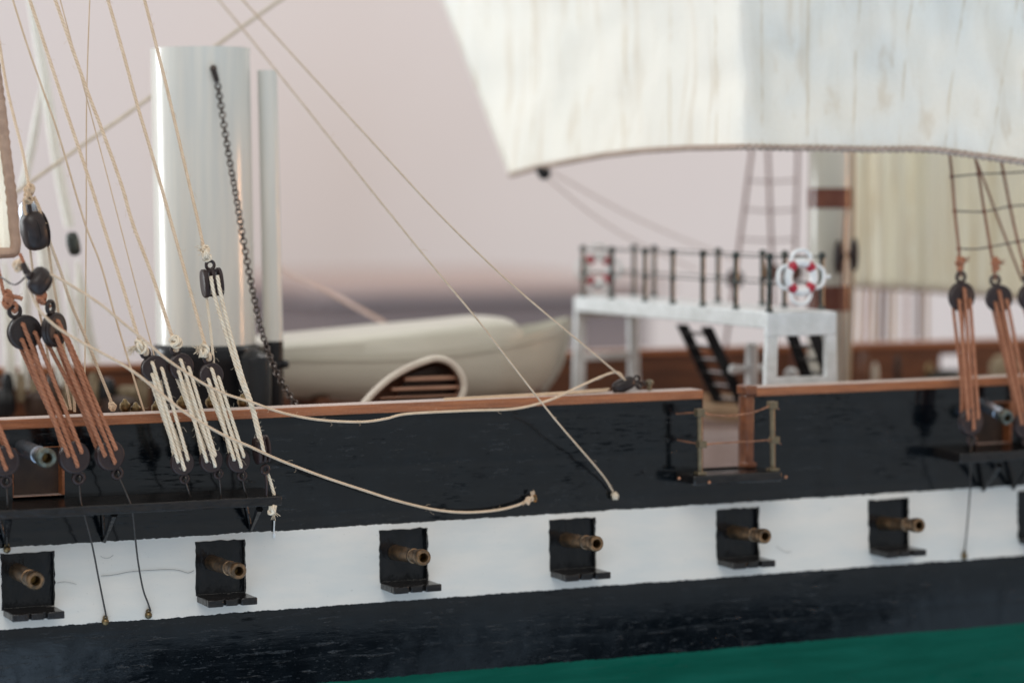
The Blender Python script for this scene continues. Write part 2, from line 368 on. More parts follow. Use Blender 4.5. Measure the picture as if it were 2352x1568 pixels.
def fuzz(mb, pts, r, density, length=0.12):
    for i in range(len(pts)-1):
        if random.random() < 2*density*(pts[i+1]-pts[i]).length:
            q = pts[i]; t = (pts[i+1]-q).normalized(); d = Vector((random.uniform(-1, 1), random.uniform(-1, 1), random.uniform(-1, 1)))
            d = (d-t*d.dot(t)*0.5).normalized(); l = length*random.uniform(0.4, 1.3)
            mb.tube([q+d*r*0.7, q+d*(r+l*0.4)+t*l*0.3, q+d*(r+l*0.6)+t*l*random.uniform(-0.2, 1.0)], 0.0028, 3, cap=False)
def rope_mb(mb, pts3, r, near=True, fz=0.0, st=None):
    if near:
        ps = smoothpts(pts3, st or r*0.6); mb.tube(ps, r*0.96, 10, twist=0.09, per=7.8)
    else:
        ps = smoothpts(pts3, st or 0.5); mb.tube(ps, r, 7)
    if fz: fuzz(mb, ps, r, fz)
    return ps
def knot_mb(mb, c, r, n=4, th=0.032, fray=None):
    for i in range(n):
        d = Vector((random.uniform(-1, 1), random.uniform(-1, 1), random.uniform(-0.7, 0.7)))
        mb.torus(Vector(c)+Vector((random.uniform(-.2, .2), random.uniform(-.2, .2), random.uniform(-.6, .6)))*r, d, r*random.uniform(0.45, 0.8), th, 14, 6)
    if fray is not None:
        fd = Vector(fray)
        for i in range(26):
            e = Vector(c)+fd+Vector((random.gauss(0, 1), random.gauss(0, 1), random.gauss(0, 1)))*r*0.45
            mid = Vector(c)+fd*0.5+Vector((random.gauss(0, 1), random.gauss(0, 1), random.gauss(0, 1)))*r*0.2
            mb.tube([Vector(c), mid, e], 0.007, 3, cap=False)
def rope(label, pp, Ys, r, mat='rope', near=True, fz=0.0, group=None, name='rope', cat='rope'):
    mb = MB(); rope_mb(mb, rp(pp, Ys), r, near, fz); return single(name, mb, mat, label, cat, group)

# ------------------------------------------------------------------ background
mb = MB(); mb.add([(-320, 205, -180), (460, 205, -180), (460, 205, 260), (-320, 205, 260)], [(0, 1, 2, 3)])
struct('background_wall', mb, 'wall')
Yc = 150
a = at(735, 700, Yc); b = at(1495, 700, Yc); ztop = at(1100, 650, Yc).z
t = empty('cabinet', 'blurred dark mauve cabinet standing far behind the ship against the pink wall', 'cabinet', ((a.x+b.x)/2, Yc+15, -60))
mb = MB(); mb.box((a.x, Yc, -60), (b.x, Yc+34, ztop-1.1)); part('cabinet_body', mb, 'cabinet', t, bevel=1)
mb = MB(); mb.box((a.x-1.5, Yc-1.5, ztop-1.1), (b.x+1.5, Yc+35, ztop)); part('cabinet_top', mb, 'cabtop', t, bevel=0.5)

# ------------------------------------------------------------------ ship hull
def zl(pts, Y=0):
    q = [at(*p_, Y) for p_ in pts]; k = np.polyfit([v.x for v in q], [v.z for v in q], 1)
    return lambda x: k[0]*x+k[1]
Zrail = zl([(0,985),(689,956),(1378,927),(1610,917),(1735,910),(1895,902),(2352,880)])
LN = [(-2.6, 1.6), (0.0, 0.16), (0.76, -0.02), (1.5, -0.06), (2.235, -0.06), (2.62, -0.04), (3.585, -0.02), (3.72, -0.01), (4.42, 0.0), (4.62, 0.0), (5.52, 0.0), (5.86, 0.0)]
def prof(z):
    if z < 2.3: return -0.06+0.036*(2.3-z)**2.1
    return -0.06+0.06*min(1, (z-2.3)/2.0)
def S(x, z):   # z is strake coordinate; the sheer adds a little
    k = (Zrail(x)-5.86)*max(0, min(1, z/5.86)); return Vector((x, prof(z), z+k))
P1 = [(5,122,1271,1390), (450,560,1245,1369), (872,979,1220,1343), (1262,1364,1195,1316), (1645,1739,1177,1288), (1994,2083,1157,1266), (2337,2424,1140,1244)]
ports = []
for l, r_, t_, b_ in P1:
    A = at(l, (t_+b_)/2, 0); B = at(r_, (t_+b_)/2, 0); ports.append((A.x, B.x, at((l+r_)/2, b_, 0).z, at((l+r_)/2, t_, 0).z))
ports = [(x0, x1, 2.62, 3.585) for x0, x1, _, _ in ports]
UPp = []
for l, r_, t_, b_ in [(28, 145, 1014, 1133), (2243, 2322, 920, 1018)]:
    UPp.append((at(l, 1000, 0).x, at(r_, 1000, 0).x))
GX0, GX1 = at(1613, 1000, 0).x, at(1716, 1000, 0).x
holes = [(a_, b_, 2.62, 3.585) for a_, b_, _, _ in ports]+[(a_, b_, 4.62, 5.52) for a_, b_ in UPp]+[(GX0, GX1, 4.42, 9)]
xs = sorted(set([round(q, 4) for h_ in holes for q in h_[:2]]+[x*1.0 for x in range(-32, 38)]))
zs = [-7.0, -6.0, -5.2, -4.5, -3.8, -3.2, -2.6, -2.2, -1.8, -1.4, -1.0, -0.6, -0.2, 0.2, 0.5, 0.8, 1.1, 1.4, 1.7, 2.0, 2.235, 2.42, 2.62, 3.1, 3.585, 3.72, 4.1, 4.42, 4.62, 5.1, 5.52, 5.7, 5.86]
hull = empty('ship_hull', 'glossy black model ship hull with white gun stripe, green bottom and wooden rail', 'model ship', (0, 0, 0))
mb = MB(); idx = {}
for i, x in enumerate(xs):
    for j, z in enumerate(zs): idx[i, j] = len(mb.v); mb.v.append(S(x, z))
for i in range(len(xs)-1):
    for j in range(len(zs)-1):
        xm, zm = (xs[i]+xs[i+1])/2, (zs[j]+zs[j+1])/2
        if any(h_[0] < xm < h_[1] and h_[2] < zm < h_[3] for h_ in holes): continue
        mb.uv[len(mb.f)] = [(xs[i], zs[j]), (xs[i+1], zs[j]), (xs[i+1], zs[j+1]), (xs[i], zs[j+1])]
        mb.f.append([idx[i, j], idx[i+1, j], idx[i+1, j+1], idx[i, j+1]])
part('hull_side', mb, 'hull', hull)
def strip(mb, x0, x1, Y0, Y1, zlo, zhi, step=2.0, fz=None):
    """long board following the sheer"""
    n = max(1, int((x1-x0)/step)); xq = [x0+(x1-x0)*i/n for i in range(n+1)]; base = len(mb.v)
    for x in xq:
        k = Zrail(x)-5.86
        for y, z in ((Y0, zlo), (Y1, zlo), (Y1, zhi), (Y0, zhi)): mb.v.append(Vector((x, y, z+k)))
    for i in range(n):
        for k in range(4):
            k2 = (k+1) % 4; mb.f.append([base+i*4+k, base+(i+1)*4+k, base+(i+1)*4+k2, base+i*4+k2])
    mb.f.append([base, base+1, base+2, base+3]); mb.f.append([base+n*4+3, base+n*4+2, base+n*4+1, base+n*4])
def wallseg(x0, x1):
    mb = MB(); n = max(2, int((x1-x0)/0.8)); xq = [x0+(x1-x0)*i/n for i in range(n+1)]
    return xq
# inner bulwark planking (one mesh, gap at the gangway and the upper ports)
mb = MB()
segs = []; cur = -32
for a_, b_ in sorted(UPp): segs.append((cur, a_, 4.3, 5.85)); segs.append((a_, b_, 4.3, 4.615)); segs.append((a_, b_, 5.525, 5.85)); cur = b_
segs.append((cur, 37, 4.3, 5.85))
for x0, x1, z0, z1 in segs:
    if x0 < GX0 < x1:
        strip(mb, x0, GX0, 0.012, 0.36, z0, z1); strip(mb, GX1, x1, 0.012, 0.36, z0, z1)
    else: strip(mb, x0, x1, 0.012, 0.36, z0, z1)
part('inner_bulwark', mb, 'mahogany', hull)
mb = MB(); strip(mb, -32, at(1616, 905, -0.1).x, -0.10, 0.44, 5.862, 6.045, 1.0)
part('cap_rail', mb, 'rail', hull, bevel=0.018)
mb = MB(); strip(mb, at(1738, 905, -0.1).x, 37, -0.10, 0.44, 5.862, 6.045, 1.0)
part('cap_rail', mb, 'rail', hull, bevel=0.018)
# gangway jambs
mb = MB(); x0 = at(1714, 1000, -0.05).x; x1 = at(1732, 1000, -0.05).x
mb.box((x0, -0.06, 4.42), (x1, 0.22, 5.90)); mb.box((x0-0.04, -0.13, 5.90), (x1+0.03, 0.30, 6.09)); mb.box((x0-0.02, -0.11, 4.42), (x1+0.04, 0.22, 4.54))
part('gangway_post', mb, 'postwood', hull, bevel=0.03)
mb = MB(); mb.box((GX0-0.03, 0.02, 4.42), (GX0+0.035, 0.40, 5.86)); part('gangway_post', mb, 'postwood', hull, bevel=0.01)
mb = MB(); mb.add([(-32, 0.3, 4.42), (37, 0.3, 4.42), (37, 15, 4.42), (-32, 15, 4.42)], [(0, 1, 2, 3)]); part('deck', mb, 'deck', hull)
mb = MB()
for y in [0.4+0.42*i for i in range(34)]: mb.box((-32, y, 4.421), (37, y+0.018, 4.424))
part('deck_seams', mb, 'darkhold', hull)
# far bulwark with a port hole letting the wall show
FY = 13.6; zf = at(1400, 803, FY).z
print('far rail z', zf)
pa, pb = at(2160, 832, FY), at(2234, 832, FY); pz0, pz1 = at(2190, 849, FY).z, at(2190, 814, FY).z
mb = MB()
mb.box((-32, FY, 4.3), (pa.x, FY+0.35, zf-0.17)); mb.box((pb.x, FY, 4.3), (40, FY+0.35, zf-0.17))
mb.box((pa.x, FY, 4.3), (pb.x, FY+0.35, pz0)); mb.box((pa.x, FY, pz1), (pb.x, FY+0.35, zf-0.17))
part('far_bulwark', mb, 'mahogany', hull)
mb = MB(); mb.box((-32, FY-0.1, zf-0.168), (40, FY+0.45, zf)); part('far_cap_rail', mb, 'rail', hull, bevel=0.02)
# outer planking of the far side stays below the port
mb = MB(); mb.box((-32, FY+0.352, -7.0), (40, FY+0.45, 4.4)); part('far_hull_side', mb, 'black', hull)
mb = MB(); strip(mb, -32, 37, FY-0.34, FY-0.02, 4.424, 4.62, 3); part('waterway', mb, 'mahogany', hull)
# gun ports: recess, lip of ragged paint and projecting sill
for (x0, x1, z0, z1) in ports:
    mb = MB(); k = (Zrail(x0)-5.86)*0.55; d = 0.10
    c4 = [S(x0, z0), S(x1, z0), S(x1, z1), S(x0, z1)]; i4 = [q+Vector((0, d, 0)) for q in c4]
    mb.add(c4+i4, [(0, 1, 5, 4), (1, 2, 6, 5), (2, 3, 7, 6), (3, 0, 4, 7), (4, 5, 6, 7)])
    # ragged painted lip, proud of the stripe
    rin = []; rout = []
    for e in range(4):
        A, B = c4[e], c4[(e+1) % 4]
        for q in range(14):
            pt = A.lerp(B, q/14); cen = (c4[0]+c4[2])/2; out = (pt-cen); out.y = 0
            ed = {0: Vector((0, 0, -1)), 1: Vector((1, 0, 0)), 2: Vector((0, 0, 1)), 3: Vector((-1, 0, 0))}[e]
            j = max(0.004, 0.022+0.022*noise.noise(pt*9)+random.uniform(-0.006, 0.008))
            rin.append(pt+Vector((0, -0.006, 0))); rout.append(pt+ed*j+Vector((0, -0.006, 0)) + (out.normalized()*0.0 if q else ({0: Vector((-1, 0, 0)), 1: Vector((0, 0, -1)), 2: Vector((1, 0, 0)), 3: Vector((0, 0, 1))}[e]*j)))
    n = len(rin); mb.add(rin+rout, [(i, (i+1) % n, n+(i+1) % n, n+i) for i in range(n)])
    gp = part('gun_port', mb, 'black', hull)
    mb = MB(); zt = z0+k*0.9-0.012; h_ = 0.125; o_ = 0.72
    mb.box((x0+0.0, -o_+0.12, zt-h_), (x1+0.015, -0.03, zt))
    w3 = (x1-x0)/3.0
    mb.box((x0, -o_, zt-h_-0.004), (x0+w3*0.95, -o_+0.119, zt+0.004)); mb.box((x0+w3*1.12, -o_+0.02, zt-h_), (x0+w3*1.86, -o_+0.119, zt-0.002)); mb.box((x0+w3*2.05, -o_, zt-h_-0.002), (x1+0.015, -o_+0.119, zt+0.006))
    part('port_sill', mb, 'blackwood', gp, bevel=0.016)
# upper ports: brown lined recess
for (x0, x1) in UPp:
    z0, z1 = 4.62, 5.52; mb = MB(); k = (Zrail(x0)-5.86)*0.85
    z0 += k; z1 += k
    mb.box((x0-0.02, 0.0, z0-0.06), (x1+0.03, 0.30, z0+0.02)); mb.box((x0-0.05, 0.005, z0), (x0+0.02, 0.30, z1)); mb.box((x1-0.03, -0.004, z0), (x1+0.03, 0.30, z1)); mb.box((x0, 0.005, z1-0.03), (x1, 0.30, z1+0.01))
    gp = part('gun_port', mb, 'rail', hull, label='square port framed in worn brown wood', bevel=0.02)
    mb = MB(); mb.box((x0+0.02, 0.24, z0+0.02), (x1-0.03, 0.28, z1-0.03)); part('port_backing', mb, 'darkhold', gp)
# chain channels
def channel(pA, pB, pC, xl, xr, out):
    mb = MB(); zt = pA.z; zt2 = pB.z; th = abs(pB.z-pC.z)
    def zz_(x): return zt+(zt2-zt)*(x-pA.x)/(pB.x-pA.x)
    n = int((xr-xl)/0.35)
    for i in range(n+1):
        x = xl+(xr-xl)*i/n; j = 0.012*noise.noise(Vector((x*2, 0, 3))); z = zz_(x)
        for y, q in ((-out+j, z-th), (-0.0, z-th+0.04), (-0.0, z+0.05), (-out+j, z+j)): mb.v.append(Vector((x, y, q)))
    for i in range(n):
        for q in range(4):
            q2 = (q+1) % 4; mb.f.append([i*4+q, (i+1)*4+q, (i+1)*4+q2, i*4+q2])
    mb.f.append([0, 1, 2, 3]); b_ = n*4; mb.f.append([b_+3, b_+2, b_+1, b_])
    return part('chain_channel', mb, 'blackwood', hull, bevel=0.02)
cA, cB, cC = at(0, 1172, -1.0), at(648, 1139, -1.0), at(648, 1160, -1.0)
channel(cA, cB, cC, -32, cB.x, 1.0)
dA, dB, dC = at(2205, 1042, -1.0), at(2352, 1033, -1.0), at(2352, 1055, -1.0)
channel(dA, dB, dC, dA.x, 37, 1.0)
def knee(p0, p1, Yo):
    mb = MB(); A = at(*p0, -0.75); B = at(*p1, -0.06)
    mb.tube([A, A.lerp(B, 0.5), B], 0.06, 6, rs=[0.07, 0.055, 0.035]); C = Vector((A.x-0.02, -0.05, A.z)); mb.tube([C, C.lerp(B, .5), B], 0.03, 6)
    part('channel_knee', mb, 'blackwood', hull)
for p0, p1 in [((262, 1180), (240, 1243)), ((596, 1168), (577, 1216)), ((20, 1188), (14, 1250)), ((2296, 1068), (2258, 1126)), ((2360, 1062), (2327, 1122))]: knee(p0, p1, 0)
# hairline crack of the white paint
mb = MB(); q = [(232, 1322), (262, 1319), (300, 1312), (340, 1309), (385, 1307), (412, 1309), (432, 1315), (446, 1309)]
mb.tube(smoothpts([at(*a_, -0.062) for a_ in q], 0.05), 0.0045, 4); part('paint_crack', mb, 'wire', hull)
mb = MB()
for q in ([(1783, 1254), (1795, 1262), (1806, 1268), (1818, 1266)], [(231, 1276), (240, 1281), (252, 1280), (260, 1274)], [(130, 1338), (150, 1335), (176, 1341)]): mb.tube(smoothpts([at(*a_, -0.064) for a_ in q], 0.05), 0.003, 4)
part('stray_hair', mb, 'wire', hull)

# ------------------------------------------------------------------ gangway platform
gz = 4.42
t = empty('gangway_platform', 'small boarding platform with brass stanchions and two copper hand ropes at the rail gap', 'platform', (at(1660, 1085, 0).x, -0.4, gz-0.2))
A, B = at(1551, 1098, -0.02).x, at(1797, 1096, -0.80).x
mb = MB(); n = 14
for i in range(n+1):
    x = A+(B-A)*i/n; j = 0.02*noise.noise(Vector((x*3, 1, 0))); zt = 4.405
    for y, z in ((-0.8+j, zt-0.19), (-0.005, zt-0.19), (-0.005, zt), (-0.8+j, zt+j*0.4)): mb.v.append(Vector((x, y, z)))
for i in range(n):
    for q in range(4):
        q2 = (q+1) % 4; mb.f.append([i*4+q, (i+1)*4+q, (i+1)*4+q2, i*4+q2])
mb.f.append([0, 1, 2, 3]); b_ = n*4; mb.f.append([b_+3, b_+2, b_+1, b_])
part('step', mb, 'blackwood', t, bevel=0.03)
SX = []
for pxx, yt, ym in ((1609, 955, 1020), (1776, 938, 1010)):
    top = at(pxx-2, yt-8, -0.66); base_ = Vector((top.x+0.02, -0.66, 4.41)); mid = at(pxx+2, ym, -0.66)
    mb = MB(); mb.tube([base_, top], 0.055, 8)
    for c_, hh_ in ((top, 0.075), (mid, 0.07)):
        mb.box((c_.x-0.085, c_.y-0.085, c_.z-hh_), (c_.x+0.085, c_.y+0.085, c_.z+hh_))
    mb.box((base_.x-0.1, base_.y-0.1, base_.z), (base_.x+0.1, base_.y+0.1, base_.z+0.06))
    part('stanchion', mb, 'olivebrass', t, bevel=0.012); SX.append((top, mid))
E1, E2 = at(1553, 950, -0.03), at(1556, 1010, -0.03)
(tL, mL), (tR, mR) = SX
sag = lambda a_, b_, s_: [a_.lerp(b_, k)+Vector((0, 0, -s_*4*k*(1-k))) for k in [i/8 for i in range(9)]]
ends = Vector((0.16, 0.02, -0.09))
for pts in ([E1, tL]+sag(tL, tR, 0.13)[1:]+[tR+ends], [E2, mL]+sag(mL, mR, 0.0)[1:]+[mR+ends]):
    mb = MB(); mb.tube(smoothpts(pts, 0.06), 0.016, 6, twist=0.2); part('hand_rope', mb, 'copper', t)
for q in ((1560, 1098, -0.8), (1629, 1107, -0.81), (1805, 1095, -0.8)):
    mb = MB(); mb.blob(at(*q), 0.035, 5); part('brass_nail', mb, 'copper', t)

# ------------------------------------------------------------------ cannons
def cannon(pb, pm, rpx, mat, label, ringmat, group):
    xb = at(pb[0], pb[1], 0).x; mz = atx(pm[0], pm[1], xb)
    if mz.y > -0.9 or mz.y < -1.9: print('cannon depth', label, mz.y)
    Zc = (mz-CAM).dot(FW); r = rpx*Zc/F; bz = at(pb[0], pb[1], 0.06)
    ax = (mz-bz).normalized(); L = (mz-bz).length
    t = empty('cannon', label, 'cannon', bz, group)
    mb = MB(); mb.lathe([(-0.02, r*0.95), (L*0.32, r*0.88), (L*0.62, r*0.83), (L*0.63, r*0.90), (L*0.67, r*0.90), (L*0.68, r*0.80), (L*0.80, r*0.78)], bz, ax, 28)
    part('barrel', mb, mat, t)
    mb = MB(); mb.lathe([(L*0.80, r*0.78), (L*0.84, r*0.95), (L*0.93, r*1.0), (L*0.985, r*0.97), (L, r*0.88), (L, r*0.56), (L-0.05, r*0.50)], bz, ax, 32)
    part('muzzle', mb, ringmat, t)
    mb = MB(); mb.lathe([(L-0.045, r*0.51), (L-0.30, r*0.48), (L-0.31, 0.001)], bz, ax, 24); part('bore', mb, 'bore', t)
G = 'bronze cannons in the white stripe'
cannon((40, 1312), (82, 1333), 21.5, 'bronze', 'bronze cannon in the white stripe at the left edge of the picture', 'bronze', G)
cannon((487, 1291), (549, 1311), 19.5, 'bronze', 'second bronze cannon from the left, right of the two long chain wires', 'bronze', G)
cannon((908, 1268), (973, 1280), 19.5, 'bronze', 'third bronze cannon from the left, below the loose rope end', 'bronze', G)
cannon((1300, 1239), (1371, 1248), 18.5, 'bronze', 'fourth bronze cannon from the left, below the knotted end of the taut stay', 'bronze', G)
cannon((1683, 1221), (1758, 1231), 17.5, 'bronze', 'fifth bronze cannon from the left, straight below the gangway platform', 'bronze', G)
cannon((2026, 1201), (2112, 1206), 17, 'bronze', 'sixth bronze cannon from the left, just left of the single long chain wire', 'bronze', G)
cannon((52, 1028), (109, 1052), 23, 'steel', 'blued steel cannon with green muzzle ring in the upper left port', 'verdigris', 'upper deck cannons')
cannon((2252, 925), (2315, 960), 17, 'steel', 'steel cannon with pale brass muzzle in the upper right port', 'verdigris', 'upper deck cannons')

# ------------------------------------------------------------------ deadeyes and blocks
def evald(o):
    dg = bpy.context.evaluated_depsgraph_get(); me = bpy.data.meshes.new_from_object(o.evaluated_get(dg)); return me
def make_disc():
    mb = MB(); pf = [(-0.30, 0.001), (-0.30, 0.80), (-0.26, 0.92), (-0.16, 0.985), (-0.06, 0.93), (0.0, 0.90), (0.06, 0.93), (0.14, 0.99), (0.23, 0.97), (0.285, 0.88), (0.26, 0.80), (0.285, 0.72), (0.30, 0.001)]
    mb.lathe(pf, (0, 0, 0), (0, 0, 1), 48)
    me = mb.mesh('disc'); o = bpy.data.objects.new('tmp', me); COL.objects.link(o)
    bm = bmesh.new(); bm.from_mesh(me); bmesh.ops.remove_doubles(bm, verts=bm.verts, dist=0.003); bmesh.ops.recalc_face_normals(bm, faces=bm.faces); bm.to_mesh(me); bm.free()
    cuts = MB()
    for a_ in (90, 210, 330):
        cuts.lathe([(-0.6, 0.001), (-0.6, 0.135), (0.6, 0.135), (0.6, 0.001)], (0.5*math.cos(R(a_)), 0.5*math.sin(R(a_)), 0), (0, 0, 1), 16)
    cm = cuts.mesh('c'); bm = bmesh.new(); bm.from_mesh(cm); bmesh.ops.remove_doubles(bm, verts=bm.verts, dist=0.003); bmesh.ops.recalc_face_normals(bm, faces=bm.faces); bm.to_mesh(cm); bm.free()
    co = bpy.data.objects.new('tmpc', cm); COL.objects.link(co)
    md = o.modifiers.new('b', 'BOOLEAN'); md.object = co; md.operation = 'DIFFERENCE'; md.solver = 'EXACT'
    bpy.context.view_layer.update(); res = evald(o)
    bpy.data.objects.remove(o); bpy.data.objects.remove(co)
    res.polygons.foreach_set('use_smooth', [True]*len(res.polygons)); res.set_sharp_from_angle(angle=R(35)); res.name = 'deadeye_disc'
    return res
disc_me = make_disc()
mb = MB(); mb.torus((0, 1.32, 0), (0.0, 0, 1), 0.33, 0.125, 24, 10); mb.tube([(-0.12, 1.05, 0), (0, 0.9, 0), (0.12, 1.05, 0)], 0.12, 8)
eye_me = mb.mesh('deadeye_eye')
dmats = {}
def deadeye(px, py, rpx, eyep, Y, az_, mat, label, group):
    c_ = at(px, py, Y); e = at(eyep[0], eyep[1], Y)-c_; a_ = R(az_)
    n_ = Vector((math.sin(a_), -math.cos(a_), 0.0))
    yv = (e-n_*e.dot(n_)).normalized(); xv = yv.cross(n_)
    Zc = (c_-CAM).dot(FW); r = rpx*Zc/F
    mt = Matrix((xv, yv, n_)).transposed().to_4x4(); mt = Matrix.Translation(c_) @ mt @ Matrix.Scale(r, 4)
    o = bpy.data.objects.new('deadeye', None); COL.objects.link(o); o.matrix_world = mt; tag(o, label, 'deadeye', group)
    key = mat
    if key not in dmats:
        d_ = disc_me.copy(); d_.materials.clear(); d_.materials.append(M[mat]); e_ = eye_me.copy(); e_.materials.append(M[mat]); dmats[key] = (d_, e_)
    for nm, me in (('disc', dmats[key][0]), ('eye', dmats[key][1])):
        q = bpy.data.objects.new(nm, me); COL.objects.link(q); q.parent = o
    hl = [mt @ Vector((0.5*math.cos(R(g_)), 0.5*math.sin(R(g_)), 0.22)) for g_ in (90, 210, 330)]
    hb = [mt @ Vector((0.5*math.cos(R(g_)), 0.5*math.sin(R(g_)), -0.30)) for g_ in (90, 210, 330)]
    ey = mt @ Vector((0, 1.32, 0)); return hl, hb, ey, n_*r
def lanyard(up_, lo_, r, mat, label, group, fz=1.5, back=True, parent_knot=None):
    mb = MB(); hu, bu, _, nu = up_; hl, bl, _, nl = lo_
    for i, j in ((0, 0), (1, 2), (2, 1)):
        A, B = hu[i], hl[j]; nA, nB = nu*0.16, nl*0.16
        pts = [A-nu*0.25, A+nA*0.6, A.lerp(B, 0.06)+nA, A.lerp(B, 0.5)+(nA+nB)*0.5, A.lerp(B, 0.94)+nB, B+nB*0.6, B-nl*0.25]
        rope_mb(mb, pts, r, True, fz)
    if back:
        for i, j in ((0, 0), (1, 2), (2, 1)):
            A, B = bu[i]-nu*0.12, bl[(j+1) % 3]-nl*0.12; rope_mb(mb, [A+nu*0.2, A.lerp(B, .05), A.lerp(B, 0.5), A.lerp(B, .95), B+nl*0.2], r*0.95, True, fz*0.6)
    return single('lanyard', mb, mat, label, 'lanyard', group)
GB, GW = 'deadeyes with brown lanyards on the left', 'deadeyes with cream lanyards'
b1 = deadeye(56, 763, 41, (31, 712), -0.75, 8, 'dead_old', 'large dark brown deadeye under the brown knot at the far left, seen face on', GB)
b2 = deadeye(124, 757, 41, (104, 702), -0.80, 42, 'dead_old', 'dark brown deadeye turned almost edge on, hanging under the tilted black block', GB)
b1l = deadeye(170, 1050, 37.5, (182, 1103), -0.95, 3, 'dead', 'dark brown lower deadeye beside the steel cannon muzzle', GB)
b2l = deadeye(251, 1045, 36, (274, 1093), -0.95, 12, 'dead', 'dark brown lower deadeye second to the right of the steel cannon', GB)
b0 = deadeye(-100, 800, 41, (-120, 750), -0.75, 8, 'dead_old', 'dark brown upper deadeye just outside the left edge of the picture', GB)
b0l = deadeye(9, 1058, 36, (14, 1108), -0.95, 0, 'dead', 'dark brown lower deadeye cut by the left edge of the picture', GB)
lanyard(b1, b1l, 0.040, 'brown', 'reddish brown lanyard strands from the large face-on deadeye down to the channel', 'brown lanyards on the left')
lanyard(b2, b2l, 0.040, 'brown', 'reddish brown lanyard strands from the edge-on deadeye down across the rail', 'brown lanyards on the left')
lanyard(b0, b0l, 0.040, 'brown', 'reddish brown lanyard strands cut by the left edge of the picture', 'brown lanyards on the left')
w1 = deadeye(353, 846, 31, (334, 812), -0.85, 5, 'dead', 'leftmost of the three upper deadeyes with cream cords above the rail', GW)
w2 = deadeye(415, 841, 31, (402, 802), -0.85, 8, 'dead', 'middle one of the three upper deadeyes with cream cords above the rail', GW)
w3 = deadeye(485, 861, 29, (478, 823), -0.85, 4, 'dead', 'rightmost of the three upper deadeyes with cream cords above the rail', GW)
w1l = deadeye(418, 1063, 28, (424, 1101), -0.97, 3, 'dead', 'leftmost of the three lower deadeyes with cream cords on the black hull', GW)
w2l = deadeye(484, 1057, 28, (502, 1088), -0.97, 5, 'dead', 'middle one of the three lower deadeyes with cream cords on the black hull', GW)
w3l = deadeye(547, 1057, 28, (556, 1092), -0.97, 3, 'dead', 'rightmost of the three lower deadeyes with cream cords on the black hull', GW)
for u_, l_, wd_ in ((w1, w1l, 'leftmost'), (w2, w2l, 'middle'), (w3, w3l, 'rightmost')):
    lanyard(u_, l_, 0.034, 'cream', 'cream cotton lanyard strands of the %s of the three deadeye pairs beside the funnel base' % wd_, 'cream lanyards', fz=4)
GR = 'deadeyes with brown lanyards on the right'
r1 = deadeye(2208, 681, 34, (2207, 637), -0.45, 2, 'dead', 'upper deadeye under the leftmost shroud on the right, below the second sail', GR)
r2 = deadeye(2294, 685, 32, (2286, 641), -0.45, -14, 'dead', 'upper deadeye second from the left on the right side, under the second shroud', GR)
r3 = deadeye(2366, 682, 32, (2360, 640), -0.45, 0, 'dead', 'upper deadeye cut by the right edge of the picture', GR)
r1l = deadeye(2229, 968, 32, (2231, 1010), -0.85, 2, 'dead', 'lower deadeye on the black hull beside the upper right gun port', GR)
r2l = deadeye(2352, 976, 30, (2358, 1015), -0.85, 2, 'dead', 'lower deadeye at the right edge of the picture beside the brass muzzle', GR)
r3l = deadeye(2450, 976, 30, (2456, 1015), -0.85, 2, 'dead', 'lower deadeye outside the right edge of the picture', GR)
lanyard(r1, r1l, 0.040, 'brown', 'brown lanyard strands of the leftmost deadeye pair on the right side', 'brown lanyards on the right', 0)
lanyard(r2, r2l, 0.040, 'brown', 'brown lanyard strands of the second deadeye pair on the right side', 'brown lanyards on the right', 0)
lanyard(r3, r3l, 0.040, 'brown', 'brown lanyard strands leaving the right edge of the picture', 'brown lanyards on the right', 0)
# chain plates: black wires from the lower deadeyes
def chainwire(label, eye, pp, Ys, bead=None, group='chain plate wires'):
    mb = MB(); pts = [eye[2]]+rp(pp, Ys) if eye else rp(pp, Ys)
    mb.tube(smoothpts(pts, 0.1), 0.017, 7)
    if eye: mb.torus(eye[2], (1, 0.3, 0), 0.05, 0.017, 12, 6)
    o = empty('chain_wire', label, 'wire', pts[0], group); part('wire', mb, 'wire', o)
    if bead:
        mb = MB(); c_ = at(*bead, -0.10); mb.blob(c_, 0.068, 8, sc_=(1, 1, 1)); mb.tube([c_, c_+Vector((0, 0.1, 0))], 0.04, 8); mb.torus(c_+Vector((0, 0, .07)), (0, 1, 0), 0.035, 0.016, 12, 6)
        part('pin', mb, 'brass', o)
chainwire('long black chain wire from the deadeye beside the steel cannon to a brass pin', b1l, [(185, 1150), (194, 1184), (211, 1248), (228, 1335), (244, 1414)], [-0.9, -0.86, -0.6, -0.3, -0.12], (242, 1427))
chainwire('long black chain wire with a kinked lower end, right one of the left pair', b2l, [(298, 1152), (305, 1181), (316, 1281), (328, 1350), (340, 1384), (346, 1402)], [-0.95, -0.9, -0.5, -0.25, -0.15, -0.12], (341, 1412))
chainwire('short black chain wire ending at a brass pin above the leftmost gun port', b0l, [(17, 1160), (16, 1200), (16, 1256)], [-0.9, -0.6, -0.1], (16, 1261))
chainwire('short dark hook wire under the leftmost cream-corded lower deadeye', w1l, [(433, 1128), (437, 1142)], [-0.92, -0.85])
chainwire('short dark hook wire under the middle cream-corded lower deadeye', w2l, [(506, 1120), (507, 1142)], [-0.92, -0.85])
chainwire('short dark hook wire under the rightmost cream-corded lower deadeye', w3l, [(560, 1118), (567, 1140)], [-0.92, -0.85])
chainwire('long thin chain wire crossing the white stripe at the right', r1l, [(2229, 1050), (2228, 1120), (2222, 1200), (2215, 1272)], [-0.9, -0.75, -0.4, -0.1], (2215, 1277))

